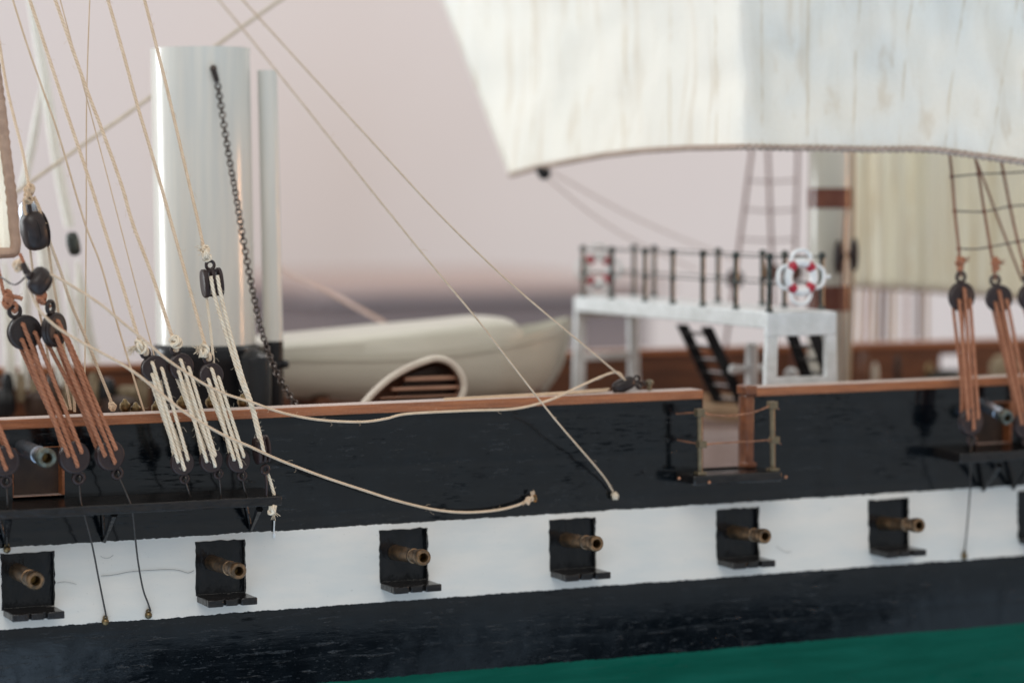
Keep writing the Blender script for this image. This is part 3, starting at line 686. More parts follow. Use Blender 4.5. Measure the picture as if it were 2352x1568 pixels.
def pulley(px, py, hw, hh, tilt, az_, Y, mat, label, nch=3, ring=True, edge=False):
    """rigging block: rounded cheeks side by side with sheaves between"""
    c_ = at(px, py, Y); Zc = (c_-CAM).dot(FW); k = Zc/F
    mt = Matrix.Translation(c_) @ Matrix.Rotation(R(az_), 4, 'Z') @ Matrix.Rotation(R(tilt), 4, 'Y')
    o = bpy.data.objects.new('pulley_block', None); COL.objects.link(o); o.matrix_world = mt; tag(o, label, 'pulley', None); ORG[o.name] = Vector()
    W, H = hw*k, hh*k; D = W*0.95
    n_ = 1 if edge else nch; th = 2*W/(n_+(n_-1)*0.65); mb = MB()
    for i in range(n_):
        x0 = -W+i*th*1.65; x1 = x0+th; bs = len(mb.v); K = 28
        fr_ = [(0.0, 0.84), (0.22, 1.0), (0.78, 1.0), (1.0, 0.84)] if not edge else [(0, .42), (.05, .64), (.15, .84), (.3, .96), (.5, 1.0), (.68, 0.97), (.83, .87), (.94, .68), (1, .45)]
        for fx, s_ in fr_:
            for q in range(K):
                a_ = 2*math.pi*q/K; ca, sa = math.cos(a_), math.sin(a_)
                mb.v.append(Vector((x0+(x1-x0)*fx, math.copysign(abs(ca)**0.75, ca)*D*s_, math.copysign(abs(sa)**(0.95 if edge else 0.8), sa)*H*(s_*0.72+0.28 if edge else s_*0.5+0.5))))
        m_ = len(fr_)
        for i2 in range(m_-1):
            for q in range(K): q2 = (q+1) % K; mb.f.append([bs+i2*K+q, bs+i2*K+q2, bs+(i2+1)*K+q2, bs+(i2+1)*K+q])
        mb.f.append([bs+q for q in range(K)][::-1]); mb.f.append([bs+(m_-1)*K+q for q in range(K)])
    if edge:
        mb.tube([Vector((-W*0.15, -D*1.02*math.cos(a_), H*0.97*math.sin(a_))) for a_ in [R(g_) for g_ in range(-75, 76, 10)]], W*0.05, 6)
        mb.tube([Vector((W*0.72, -D*0.93*math.cos(a_), H*0.93*math.sin(a_))) for a_ in [R(g_) for g_ in range(-75, 76, 10)]], W*0.07, 6)
    if not edge: mb.box((-W*0.9, -D*0.55, H*0.72), (W*0.9, D*0.55, H*0.92)); mb.box((-W*0.9, -D*0.5, -H*0.93), (W*0.9, D*0.5, -H*0.78))
    part('shell', mb, mat, o)
    mb = MB(); mb.lathe([(-W*0.95, 0.001), (-W*0.95, D*0.62), (W*0.95, D*0.62), (W*0.95, 0.001)], (0, 0, 0), (1, 0, 0), 20); part('sheave', mb, mat, o)
    if ring:
        mb = MB(); mb.torus((0, 0, H*1.22), (0, 1, 0), W*0.42, W*0.17, 20, 8); part('eye', mb, mat, o)
    return mt, W, H, D
pulley(487, 649, 23, 33, -6, 0, -0.6, 'dead', 'dark double block under the thick cream knot, hanging in front of the funnel', 3)
pulley(80, 530, 30, 46, -12, 20, -0.6, 'dead_old', 'large rounded dark brown block with a beige strop at the upper left', 2, False, True)
pulley(90, 645, 24, 33, 42, 35, -1.9, 'dead_old', 'tilted black block with a copper-brown wire above the edge-on deadeye', 2, False, True)
pulley(1432, 884, 15, 30, 68, 0, 0.12, 'dead_old', 'small black block lying on the wooden rail left of the gangway', 2, True, True)
pulley(168, 560, 14, 28, -12, 10, 9.0, 'post', 'small blurred dark grey block hanging far behind the left ropes', 2, False, True)
pulley(66, 490, 20, 30, -5, 25, 6.5, 'steel', 'blurred silvery block partly hidden behind the large brown block', 2, False, True)
pulley(601, 1032, 17, 32, -6, 18, -0.95, 'dead', 'narrow dark block on the hull at the right end of the left channel', 3, False)
mb = MB(); e4 = at(609, 1078, -0.97); mb.torus(e4, (0.3, -1, 0), 0.075, 0.034, 20, 8); mb.tube(smoothpts([e4+Vector((0, 0, -0.04)), at(612, 1110, -0.96), at(612, 1140, -0.93)], 0.05), 0.024, 7)
single('hook', mb, 'dead', 'small dark ring and shank under the narrow block on the channel end', 'hook')

# ------------------------------------------------------------------ ropes on the left
GS = 'beige backstays fanning up at the left'
rope('thin beige stay at the left edge ending in the strop of the large brown block', [(-10, 40), (0, 109), (15, 198), (33, 274), (52, 350), (67, 430)], (0.6, -0.55), 0.027, 'rope', fz=1.5, group=GS)
rope('thin beige line, second from the left at the top edge, running behind the rail', [(20, -30), (66, 115), (132, 303), (193, 507), (231, 607), (264, 725), (297, 834), (331, 945)], (0.8, 0.5), 0.019, 'rope', fz=1.0, group=GS)
def staydead(label, pp, de, r, Ys):
    e = de[2]; pts = rp(pp, Ys)+[e+Vector((0, -0.02, 0.10))]
    mb = MB(); rope_mb(mb, pts, r, True, 2.2); return mb, e
def knotted(label, pp, de, r, Ys, fray, kr=0.12, n=5):
    mb, e = staydead(label, pp, de, r, Ys)
    mb.torus(e+Vector((0, 0, 0.05)), (1, 0.2, 0.2), 0.075, r, 14, 7)
    o = empty('rope', label, 'rope', e, GS); part('line', mb, 'rope', o)
    mb = MB(); knot_mb(mb, at(*fray[0], -0.9), kr, n, r*0.95, fray[1]); part('knot', mb, 'cream', o)
knotted('fuzzy beige backstay ending in a frayed knot at the leftmost cream-corded deadeye', [(58, -30), (112, 132), (158, 273), (198, 392), (236, 514), (280, 653), (322, 786)], w1, 0.031, (0.5, -0.88), ((322, 797), Vector((-0.22, 0, -0.05))))
knotted('beige backstay ending in a ball knot at the middle cream-corded deadeye', [(116, -30), (152, 72), (201, 211), (237, 306), (280, 428), (305, 514), (352, 640), (396, 774)], w2, 0.032, (0.5, -0.88), ((403, 782), None), 0.12, 6)
knotted('beige backstay ending in a white frayed knot at the rightmost cream-corded deadeye', [(239, -30), (280, 112), (316, 244), (356, 379), (394, 514), (432, 650), (470, 788)], w3, 0.031, (0.5, -0.88), ((468, 803), Vector((-0.12, 0, 0.02))))
rope('very thin, almost upright beige line crossing the backstays', [(207, -30), (199, 231), (198, 514), (194, 945)], (1.0, 0.7), 0.013, group=None)
rope('very thin beige line leaning right, ending behind the leftmost cream-corded deadeye', [(130, -30), (204, 244), (244, 395), (275, 514), (316, 672), (358, 830)], (0.6, -0.5), 0.012)
# fall above the double block with its knot and tackle
o = empty('rope', 'thick beige line from the top edge to the knot of the dark double block', 'rope', at(471, 567, -0.6), GS)
mb = MB(); rope_mb(mb, rp([(324, -30), (379, 185), (425, 382), (456, 514), (474, 600)], (0.5, -0.6)), 0.030, True, 3); part('line', mb, 'rope', o)
mb = MB(); knot_mb(mb, at(473, 580, -0.62), 0.11, 6, 0.030, Vector((-0.1, 0, 0.08))); knot_mb(mb, at(476, 594, -0.62), 0.07, 3, 0.028); part('knot', mb, 'cream', o)
mb = MB()
rope_mb(mb, rp([(484, 634), (493, 680), (520, 770), (552, 870), (576, 930), (590, 985), (601, 1030)], [-0.78, -0.8, -0.85, -0.95, -1.0, -1.05, -1.05]), 0.036, True, 5)
rope_mb(mb, rp([(499, 632), (508, 680), (530, 770), (558, 868), (578, 925), (594, 985), (607, 1042)], [-0.78, -0.82, -0.88, -0.97, -1.05, -1.1, -1.1]), 0.036, True, 5)
rope_mb(mb, rp([(474, 680), (484, 760), (491, 838)], [-0.6, -0.65, -0.75]), 0.026, True, 2)
rope_mb(mb, rp([(614, 1085), (622, 1108), (630, 1136)], [-0.9, -0.9, -0.9]), 0.032, True, 4)
knot_mb(mb, at(626, 1168, -0.97), 0.085, 5, 0.03, Vector((0.02, 0, -0.12)))
single('tackle_rope', mb, 'cream', 'thick fuzzy cream tackle falls from the double block to the channel end', 'rope')
mb = MB(); mb.blob(at(630, 1228, -0.065), 0.035, 6, sc_=(0.9, 0.5, 1.6)); mb.tube([at(630, 1195, -0.06), at(629, 1222, -0.065)], 0.014, 6); single('glue_drip', mb, 'white', 'small whitish glue drip on the top edge of the white stripe', 'glue drip')
# strop and tackle of the large brown block
mb = MB(); knot_mb(mb, at(67, 440, -0.62), 0.10, 7, 0.030); knot_mb(mb, at(65, 455, -0.62), 0.10, 5, 0.026)
rope_mb(mb, rp([(56, 455), (56, 480), (62, 500)], (-0.6, -0.7)), 0.03, True, 3); rope_mb(mb, rp([(78, 452), (90, 478), (95, 500), (104, 515)], (-0.6, -0.72)), 0.032, True, 3)
single('strop', mb, 'tan', 'knotted beige strop holding the large rounded brown block', 'rope')
mb = MB(); mb.tube(smoothpts(rp([(66, 470), (71, 500), (74, 505)], (-0.62, -0.62)), .05), 0.05, 8); single('block_shank', mb, 'dead_old', 'short dark shank on top of the large rounded brown block', 'hook')
rope('beige tackle line from the large brown block to a knot at the rail', [(110, 535), (116, 560), (138, 620), (165, 702), (198, 778), (224, 844), (245, 895), (260, 934)], (-0.6, 0.25), 0.028, 'rope', fz=3)
rope('beige tackle line falling steeply behind the brown lanyards, right one of two', [(108, 548), (121, 640), (134, 718), (141, 800), (150, 870), (163, 940)], (-0.5, 0.3), 0.024, 'rope', fz=2)
rope('beige tackle line falling steeply behind the brown lanyards, left one of two', [(68, 565), (75, 620), (85, 690), (100, 760), (120, 860), (155, 940)], (-0.5, 0.3), 0.024, 'rope', fz=2)
rope('short beige cord end tied at the rail behind the brown lanyards', [(172, 945), (168, 900), (150, 820), (140, 760)], (0.3, 0.0), 0.024, 'rope', fz=1)
mb = MB(); knot_mb(mb, at(259, 934, 0.25), 0.075, 5, 0.028); single('knot', mb, 'rope', 'small beige knot lying on the rail beside a brass pin', 'knot')
# brown shroud ends
o = empty('shroud_end', 'reddish brown cord with a big knot above the large face-on deadeye', 'rope', b1[2])
mb = MB(); rope_mb(mb, rp([(-6, 612), (2, 645), (12, 680)], (-0.7, -0.75))+[b1[2]+Vector((0, -0.03, 0.12))], 0.036, True, 1); mb.torus(b1[2]+Vector((0, 0, 0.07)), (1, .2, 0), 0.085, 0.032, 14, 7); part('line', mb, 'brown', o)
mb = MB(); knot_mb(mb, at(18, 683, -0.78), 0.10, 6, 0.034); rope_mb(mb, rp([(20, 680), (36, 682), (52, 686)], (-0.8, -0.85)), 0.04, True, 6); knot_mb(mb, at(16, 698, -0.78), 0.09, 4, 0.03); part('knot', mb, 'brown', o)
o = empty('shroud_end', 'reddish brown cord and knot between the tilted black block and the edge-on deadeye', 'rope', b2[2])
mb = MB(); rope_mb(mb, rp([(46, 583), (56, 607), (66, 628)], (-1.0, -1.2)), 0.032, True, 1); rope_mb(mb, rp([(90, 660), (100, 690)], (-0.8, -0.8))+[b2[2]], 0.036, True, 2); part('line', mb, 'brown', o)
mb = MB(); knot_mb(mb, at(96, 683, -0.85), 0.10, 6, 0.034, Vector((-0.05, 0, -0.05))); part('knot', mb, 'brown', o)
mb = MB(); mb.tube(smoothpts(rp([(-5, 634), (8, 640), (22, 650), (36, 653), (48, 646), (56, 638)], (-1.0, -1.8)), 0.05), 0.016, 7); single('copper_wire', mb, 'dead', 'thin dark brown wire looping from the left edge to the tilted black block', 'wire')
mb = MB(); mb.tube(rp([(52, 604), (60, 622), (68, 632)], (-1.85, -1.9)), 0.05, 8, rs=[0.05, 0.06, 0.07]); mb.blob(at(66, 634, -1.95), 0.06, 6); single('block_hook', mb, 'dead_old', 'dark hook at the upper end of the tilted black block', 'hook')
mb = MB(); knot_mb(mb, at(42, 612, -1.7), 0.09, 5, 0.028); single('knot', mb, 'rope', 'blurred ochre knot beside the hook of the tilted black block', 'knot')

# ------------------------------------------------------------------ loose ropes and stays
rope('loose beige rope sagging from the tilted block to the small block on the rail', [(99, 623), (138, 641), (185, 669), (231, 699), (283, 742), (336, 785), (382, 824), (461, 877), (514, 903), (577, 923), (640, 945), (706, 960), (772, 967), (838, 968), (887, 961), (937, 950), (1068, 943), (1184, 938), (1263, 918), (1329, 888), (1395, 859), (1421, 856), (1434, 872)],
     [-1.9, -1.9, -1.9, -1.9, -1.85, -1.8, -1.75, -1.6, -1.4, -1.2, -1.0, -0.85, -0.75, -0.7, -0.65, -0.6, -0.5, -0.4, -0.3, -0.25, -0.15, 0.0, 0.1], 0.025, 'rope', fz=1.2)
o = empty('rope', 'loose beige rope falling across the black hull to a small brass eye bolt', 'rope', at(1215, 1148, -0.15))
mb = MB(); rope_mb(mb, rp([(64, 640), (66, 656), (79, 692), (96, 719), (132, 752), (185, 785), (264, 827), (316, 860), (362, 897), (428, 949), (514, 999), (574, 1025), (640, 1055), (739, 1093), (838, 1126), (914, 1150), (1000, 1170), (1070, 1176), (1140, 1171), (1190, 1159), (1213, 1147)],
     [-1.9, -1.9, -1.9, -1.9, -1.9, -1.9, -1.9, -1.9, -1.9, -1.9, -1.7, -1.5, -1.2, -0.9, -0.65, -0.5, -0.35, -0.28, -0.22, -0.18, -0.15]), 0.026, True, 1.2); part('line', mb, 'rope', o)
mb = MB(); knot_mb(mb, at(1213, 1149, -0.17), 0.06, 5, 0.022, Vector((-0.12, 0, -0.05))); knot_mb(mb, at(1221, 1142, -0.17), 0.05, 3, 0.02, Vector((0.02, 0, 0.10))); part('knot', mb, 'rope', o)
mb = MB(); c_ = at(1227, 1144, -0.10); mb.torus(c_, (0.5, -0.8, 0.2), 0.06, 0.026, 16, 8); mb.tube([c_, c_+Vector((0, 0.14, 0))], 0.03, 8); single('eye_bolt', mb, 'brass', 'small brass eye bolt on the black hull holding the loose rope end', 'eye bolt')
o = empty('stay', 'taut thin beige line from the top edge to a round knot on the hull', 'rope', at(1410, 1132, -0.1), 'taut diagonal stays')
mb = MB(); rope_mb(mb, rp([(480, -26), (554, 63), (689, 231), (870, 459), (1011, 632), (1101, 740), (1263, 948), (1378, 1083), (1408, 1128)], [-5.6, -5.3, -4.7, -3.7, -2.9, -2.3, -1.1, -0.3, -0.1]), 0.0185, True, 0.5); part('line', mb, 'rope', o)
mb = MB(); c_ = at(1412, 1138, -0.11); knot_mb(mb, c_, 0.06, 6, 0.028); mb.blob(c_, 0.075, 7, 0.5); part('knot', mb, 'cream', o)
rope('taut thin beige line running from the top edge to the small block on the rail', [(531, -30), (557, 0), (689, 145), (870, 343), (1010, 494), (1152, 632), (1263, 728), (1350, 800), (1438, 874)], [-5.2, -5.1, -4.6, -3.7, -2.9, -2.0, -1.2, -0.6, 0.05], 0.0185, 'rope', fz=0.5, group='taut diagonal stays', name='stay')
mb = MB(); rope_mb(mb, rp([(1020, 916), (1150, 909), (1280, 902), (1400, 893)], (0.18, 0.2)), 0.022, True, 0.5); rope_mb(mb, rp([(1020, 919), (1150, 913), (1280, 905), (1395, 897)], (0.05, 0.1)), 0.022, True, 0.5)
single('rope', mb, 'rope', 'doubled beige rope lying flat along the top of the wooden rail', 'rope')
mb = MB(); c_ = at(1468, 885, 0.12); mb.torus(c_, (0.3, -1, 0.3), 0.06, 0.035, 14, 7); mb.torus(at(1480, 880, 0.12), (0.9, -0.3, 0.3), 0.05, 0.016, 14, 6); single('hook', mb, 'dead_old', 'small dark ring between the lying block and the rail eye', 'hook')
mb = MB(); c_ = at(1492, 889, 0.14); mb.lathe([(-0.06, 0.05), (0.05, 0.045), (0.06, 0.08), (0.12, 0.085), (0.15, 0.05), (0.15, 0.001)], c_, (0, 0, 1), 16); single('rail_pin', mb, 'olivebrass', 'small round brass post standing on the rail left of the gangway', 'pin')
for i, (px, py, lb) in enumerate([(287, 932, 'brass pin head behind the rail beside the beige knot'), (418, 925, 'brass pin head behind the rail under the leftmost cream strands'), (484, 923, 'brass pin head behind the rail between the cream lanyards'), (557, 921, 'brass pin head behind the rail right of the cream lanyards'), (360, 936, 'brass pin head behind the rail beside the pale blue highlight'), (216, 940, 'brass pin head behind the rail among the brown strands'), (312, 940, 'low brass pin head behind the rail next to the thin long line')]):
    mb = MB(); c_ = at(px, py, 0.62); mb.lathe([(-0.55, 0.035), (-0.12, 0.04), (-0.10, 0.07), (-0.03, 0.105), (0.04, 0.10), (0.09, 0.05), (0.13, 0.03), (0.14, 0.001)], c_, (0, 0, 1), 18)
    single('belaying_pin', mb, 'brass', lb, 'belaying pin', 'belaying pins behind the rail')
mb = MB(); strip(mb, at(150, 935, .6).x, at(640, 920, .6).x, 0.38, 0.80, 5.30, 5.42); part('pin_rack', mb, 'mahogany', hull)

# ------------------------------------------------------------------ funnel, vent pipe, chain
FYc = 6.2
A, B = at(345, 112, FYc), at(573, 112, FYc); C_, D_ = at(359, 800, FYc), at(586, 800, FYc)
dd = math.cos(R(16)); r1_, r2_ = (B.x-A.x)/2*dd, (D_.x-C_.x)/2*dd
def cx(pxl, pxr, py, Y): return (at(pxl, py, Y)+at(pxr, py, Y))/2
top = cx(345, 573, 112, FYc); bot = cx(359, 586, 800, FYc); r1_ = 0.5*228*(top-CAM).dot(FW)/F*0.995; r2_ = 0.5*227*(bot-CAM).dot(FW)/F
t = empty('funnel', 'tall white model funnel with a black base, behind the cream lanyards', 'funnel', Vector((bot.x, FYc, gz)))
ax = (top-bot); L = ax.length
mb = MB(); mb.lathe([(0, r2_), (L*0.3, (r1_+r2_)/2), (L*0.985, r1_), (L, r1_*1.0), (L, r1_*0.93), (L-2.5, r1_*0.92), (L-2.6, 0.001)], bot, ax, 64); part('stack', mb, 'funnel', t)
mb = MB(); bb = bot+Vector((0, 0, 0)); mb.lathe([(-2.5, r2_*1.10), (-0.35, r2_*1.10), (-0.25, r2_*1.12), (0.02, r2_*1.10), (0.10, r2_*1.02), (0.10, r2_*0.98)], bb, (0, 0, 1), 48); part('base', mb, 'funnelblack', t)
c2 = at(583, 850, FYc-1.2); mb = MB(); mb.lathe([(-2.3, 0.36), (0.18, 0.36), (0.28, 0.33), (0.42, 0.12), (0.44, 0.001)], Vector((c2.x, c2.y, c2.z)), (0, 0, 1), 28); part('steam_chest', mb, 'funnelblack', t)
# chain
top_c = at(490, 158, FYc-1.15); tg = [(490, 158), (494, 172), (499, 188)]
chp = [(499, 188), (506, 232), (514, 285), (522, 335), (532, 395), (543, 455), (552, 510), (563, 575), (575, 640), (585, 690), (597, 745), (610, 790), (622, 825), (637, 858), (652, 885), (667, 910), (682, 935)]
YS = [FYc-1.15-3.6*(i/16)**1.1 for i in range(17)]
cp = smoothpts(rp(chp, YS), 0.01); acc = 0; lp = []; pitch = 0.106
for i in range(1, len(cp)):
    acc += (cp[i]-cp[i-1]).length
    if acc >= pitch: acc -= pitch; lp.append((cp[i], (cp[i]-cp[i-1]).normalized()))
mb = MB()
for i, (c_, td) in enumerate(lp):
    s_ = td.cross(Vector((0, 1, 0))).normalized(); nn = s_.cross(td)
    tw = R(16)*math.sin(i*0.22); base_n = nn*math.cos(tw)+s_*math.sin(tw)
    nr = base_n if i % 2 == 0 else td.cross(base_n)
    nr = (nr+0.12*(nn if i % 2 else s_)).normalized()
    mb.torus(c_, nr, 0.062, 0.0165, 14, 6, sq=(1.16, 0.95), up=td)
o = empty('chain', 'dark metal chain hanging from the white funnel down past its black base', 'chain', top_c)
part('links', mb, 'chain', o)
mb = MB(); q = rp(tg, (FYc-1.15, FYc-1.1)); mb.tube(q, 0.06, 10, rs=[0.062, 0.06, 0.05]); mb.blob(q[0], 0.075, 7); part('toggle', mb, 'chain', o)
# vent pipe
VY = FYc-0.2
top = cx(591, 636, 162, VY); bot = cx(605, 650, 785, VY); r_ = 22.5*(top-CAM).dot(FW)/F; ax = top-bot; L = ax.length
t = empty('vent_pipe', 'slim white pipe with a black foot right beside the funnel', 'pipe', Vector((bot.x, VY, gz)))
mb = MB(); mb.lathe([(0, r_*1.02), (L, r_), (L, r_*0.8), (L-0.6, r_*0.78), (L-0.62, 0.001)], bot, ax, 36); part('tube', mb, 'funnel', t)
mb = MB(); mb.lathe([(-2.4, r_*1.04), (0.02, r_*1.04), (0.03, r_*0.9)], bot, (0, 0, 1), 32); part('foot', mb, 'funnelblack', t)
mb = MB(); kq = at(655, 836, VY-0.2); mb.tube([kq-Vector((0.25, 0, 0)), kq], 0.05, 8); mb.blob(kq, 0.09, 7); part('valve', mb, 'funnelblack', t)

# ------------------------------------------------------------------ lifeboat
def interp(tab, x):
    for (x0, y0), (x1, y1) in zip(tab, tab[1:]):
        if x <= x1 or (x1, y1) == tab[-1]:
            k = max(0, min(1, (x-x0)/(x1-x0))); return y0+(y1-y0)*k
BY = 9.6
t = empty('lifeboat', 'large ivory ship boat with a raised cover, lying beyond the funnel', 'boat', (at(980, 905, BY).x, BY, gz+0.5))
mould = [(560, 818), (650, 818), (800, 818), (900, 814), (1000, 805), (1100, 791), (1180, 777), (1250, 762), (1306, 742)]
gun = [(560, 812), (650, 809), (800, 806), (900, 800), (1000, 790), (1100, 778), (1150, 768), (1190, 759), (1250, 746), (1306, 727)]
keel = [(560, 905), (700, 915), (900, 925), (1100, 920), (1180, 912), (1240, 890), (1275, 850), (1295, 800), (1306, 745)]
beam = [(560, 1.5), (900, 1.6), (1100, 1.35), (1200, 0.95), (1260, 0.5), (1306, 0.04)]
mb = MB(); K = 17; st_ = [560+(1306-560)*i/44 for i in range(45)]; g_ = []
for px in st_:
    bm_ = interp(beam, px); zt = at(px, interp(gun, px), BY).z; zk = at(px, interp(keel, px), BY).z; x = at(px, 820, BY).x
    for q in range(K):
        a_ = math.pi*q/(K-1); yy = -math.cos(a_); e_ = abs(math.sin(a_))
        mb.v.append(Vector((x, BY+bm_*math.copysign(abs(yy)**0.6, yy), zt-(zt-zk)*e_**0.85)))
for i in range(len(st_)-1):
    for q in range(K-1): mb.f.append([i*K+q, (i+1)*K+q, (i+1)*K+q+1, i*K+q+1])
part('boat_hull', mb, 'boat', t)
mb = MB(); pts = []
for px in st_[:-1]: pts.append(Vector((at(px, 820, BY).x, BY-interp(beam, px)-0.03, at(px, interp(mould, px), BY).z)))
mb.tube(pts, 0.014, 6); part('moulding', mb, 'boat', t)
topl = [(560, 782), (650, 771), (800, 756), (900, 746), (1000, 737), (1100, 726), (1130, 726), (1144, 732), (1152, 745), (1156, 764)]
mb = MB(); sx = [560+(1156-560)*i/36 for i in range(37)]; sx += [1130, 1142, 1150]; sx = sorted(sx); K2 = 13
for px in sx:
    bm_ = interp(beam, px)*0.985; zg = at(px, interp(gun, px)+6, BY).z; zt = max(zg+0.01, at(px, interp(topl, px), BY).z); x = at(px, 800, BY).x
    for q in range(K2):
        a_ = math.pi*q/(K2-1); yy = -math.cos(a_); mb.v.append(Vector((x, BY+bm_*math.copysign(abs(yy)**0.5, yy), zg+(zt-zg)*abs(math.sin(a_))**0.35)))
for i in range(len(sx)-1):
    for q in range(K2-1): mb.f.append([i*K2+q, (i+1)*K2+q, (i+1)*K2+q+1, i*K2+q+1])
part('boat_cover', mb, 'boat', t)
mb = MB(); mb.tube(smoothpts([at(1306, 731, BY), at(1300, 790, BY), at(1280, 850, BY), at(1245, 900, BY)], 0.2), 0.07, 8); part('stem', mb, 'boat', t)
for px, lb in ((700, 'left'), (1150, 'right')):
    mb = MB(); q = at(px, 900, BY); mb.box((q.x-0.15, BY-1.2, gz+0.005), (q.x+0.15, BY+1.2, at(px, 903, BY).z))
    single('boat_chock', mb, 'mahogany', 'low brown wooden chock under the %s end of the large ivory boat' % lb, 'boat chock', 'boat chocks')
# dinghy
DY = 3.2
loop = [(830, 932), (862, 897), (895, 869), (930, 848), (970, 831), (1003, 823), (1030, 830), (1052, 850), (1064, 876), (1063, 903), (1048, 926), (1010, 950), (950, 960), (880, 952)]
L3 = [at(x, y, DY) for x, y in loop]; n = 70
ring = smoothpts(L3+[L3[0]], 0.05)[:-1]; cen = sum(L3, Vector())/len(L3)
t = empty('dinghy', 'small open cream dinghy tipped to show its brown thwarts above the rail', 'boat', (cen.x, DY, gz))
mb = MB(); mb.tube(ring, 0.075, 8, closed=True); part('gunwale', mb, 'dinghy', t)
mb = MB(); lay = []
for k, dy in ((1.0, 0), (0.99, 0.25), (0.93, 0.6), (0.78, 0.95), (0.45, 1.2), (0.02, 1.25)): lay.append([cen.lerp(q, k)+Vector((0.35*dy, dy, -0.0)) for q in ring])
m_ = len(ring)
for l in lay: mb.v += l
for i in range(len(lay)-1):
    for q in range(m_): q2 = (q+1) % m_; mb.f.append([i*m_+q, i*m_+q2, (i+1)*m_+q2, (i+1)*m_+q])
sh = part('boat_shell', mb, 'dinghy', t)
mb = MB()
for i, l in enumerate(lay): mb.v += [cen.lerp(q, 0.93)+Vector((0.35*[0, .25, .6, .95, 1.2, 1.25][i]*0, 0.0, 0)) + (q-q) for q in l] if False else [Vector((cen.x+(q.x-cen.x)*0.90, q.y-0.04*(i > 0), cen.z+(q.z-cen.z)*0.90)) for q in l]
for i in range(len(lay)-1):
    for q in range(m_): q2 = (q+1) % m_; mb.f.append([i*m_+q, (i+1)*m_+q, (i+1)*m_+q2, i*m_+q2])
part('lining', mb, 'lining', t)
mb = MB()
for y0, xa, xb in ((850, 968, 1040), (858, 950, 1048)): pass
for i, (y0, y1, xa, xb) in enumerate([(861, 875, 928, 1048), (884, 897, 898, 1054), (905, 915, 870, 1054)]):
    mb = MB(); p0, p1 = at(xa, y1, DY+0.22), at(xb, y0, DY+0.22); mb.box((p0.x, DY+0.15, p0.z), (p1.x, DY+0.30, p1.z)); part('thwart', mb, 'thwart', t, bevel=0.01)
mb = MB(); mb.add([at(x, y, DY+0.45) for x, y in ((905, 925), (935, 862), (1000, 838), (1040, 850), (1050, 890), (1040, 930))], [(0, 1, 2, 3, 4, 5)])
part('floor_boards', mb, 'darkhold', t)

# ------------------------------------------------------------------ bridge
BN = 1.5; P0 = at(1765, 716, BN); X0 = P0.x; X1 = at(1915, 713, BN).x; Zt = P0.z; Zb = at(1765, 755, BN).z; BF = atx(1322, 682, X0).y
print('bridge', X0, X1, BN, BF, Zt, Zb)
t = empty('bridge', 'white navigating bridge spanning the deck on framed legs, with a black railing', 'bridge', ((X0+X1)/2, (BN+BF)/2, gz))
mb = MB(); mb.box((X0+0.03, BN+0.03, Zb+0.12), (X1-0.03, BF, Zt)); part('platform', mb, 'whitewood', t, bevel=0.02)
mb = MB(); mb.box((X0-0.04, BN-0.02, Zb), (X0+0.028, BF, Zt-0.02)); part('side_beam', mb, 'whitewood', t, bevel=0.02)
mb = MB(); mb.box((X1-0.028, BN-0.02, Zb), (X1+0.04, BF, Zt-0.02)); part('side_beam', mb, 'whitewood', t, bevel=0.02)
zlow = at(1765, 886, BN).z
def endframe(Y, flip=1):
    mb = MB(); d = 0.16
    xl0, xl1 = X0-0.06, X0+0.20; xr1, xr0 = X1+0.10, X1-0.16
    mb.hexa([Vector(q) for q in ((xl0-0.06, Y, gz), (xl1-0.02, Y, gz), (xl1-0.02, Y+d, gz), (xl0-0.06, Y+d, gz), (xl0+0.03, Y, Zb), (xl1+0.03, Y, Zb), (xl1+0.03, Y+d, Zb), (xl0+0.03, Y+d, Zb))])
    mb.hexa([Vector(q) for q in ((xr0+0.02, Y, gz), (xr1+0.03, Y, gz), (xr1+0.03, Y+d, gz), (xr0+0.02, Y+d, gz), (xr0-0.04, Y, Zb), (xr1-0.05, Y, Zb), (xr1-0.05, Y+d, Zb), (xr0-0.04, Y+d, Zb))])
    part('leg_frame', mb, 'whitewood', t, bevel=0.02)
    mb = MB(); mb.box((X0-0.045, Y-0.012, Zb-0.16), (X1+0.045, Y+d*0.95, Zt-0.03)); part('apron', mb, 'whitewood', t, bevel=0.015)
    mb = MB(); mb.box((X0+0.11, Y+0.01, zlow), (X1-0.09, Y+d-0.01, zlow+0.17)); part('cross_bar', mb, 'whitewood', t, bevel=0.015)
endframe(BN-0.03); endframe(BF-0.13)
fr_px = [1339, 1405, 1481, 1545, 1614, 1690, 1771]; fp = [Vector((X0+0.06, min(BF-0.1, max(BN+0.07, atx(px, 700, X0+0.06).y)), Zt)) for px in fr_px]
bk_px = [1437, 1502, 1649, 1751, 1802, 1887]; bp = [Vector((X1-0.06, min(BF-0.1, max(BN+0.07, atx(px, 690, X1-0.06).y)), Zt)) for px in bk_px]
PHt = 1.15
for q in fp+bp:
    mb = MB(); mb.tube([q, q+Vector((0, 0, PHt))], 0.056, 8)
    for zq, rr in ((PHt, 0.088), (PHt*0.5, 0.078)): mb.blob(q+Vector((0, 0, zq)), rr, 6)
    mb.lathe([(0, 0.085), (0.05, 0.08), (0.10, 0.05)], q, (0, 0, 1), 10); part('railing_post', mb, 'post', t)
for zq in (PHt*0.98, PHt*0.5):
    mb = MB(); up3 = Vector((0, 0, zq))
    loopp = [q+up3 for q in fp]+[q+up3 for q in reversed(bp)]
    mb.tube([fp[0]+up3]+[q+up3 for q in fp[1:]], 0.014, 5); mb.tube([q+up3 for q in bp], 0.014, 5); mb.tube([fp[-1]+up3, bp[-1]+up3], 0.014, 5); mb.tube([fp[0]+up3, bp[0]+up3], 0.014, 5)
    part('railing_wire', mb, 'post', t)
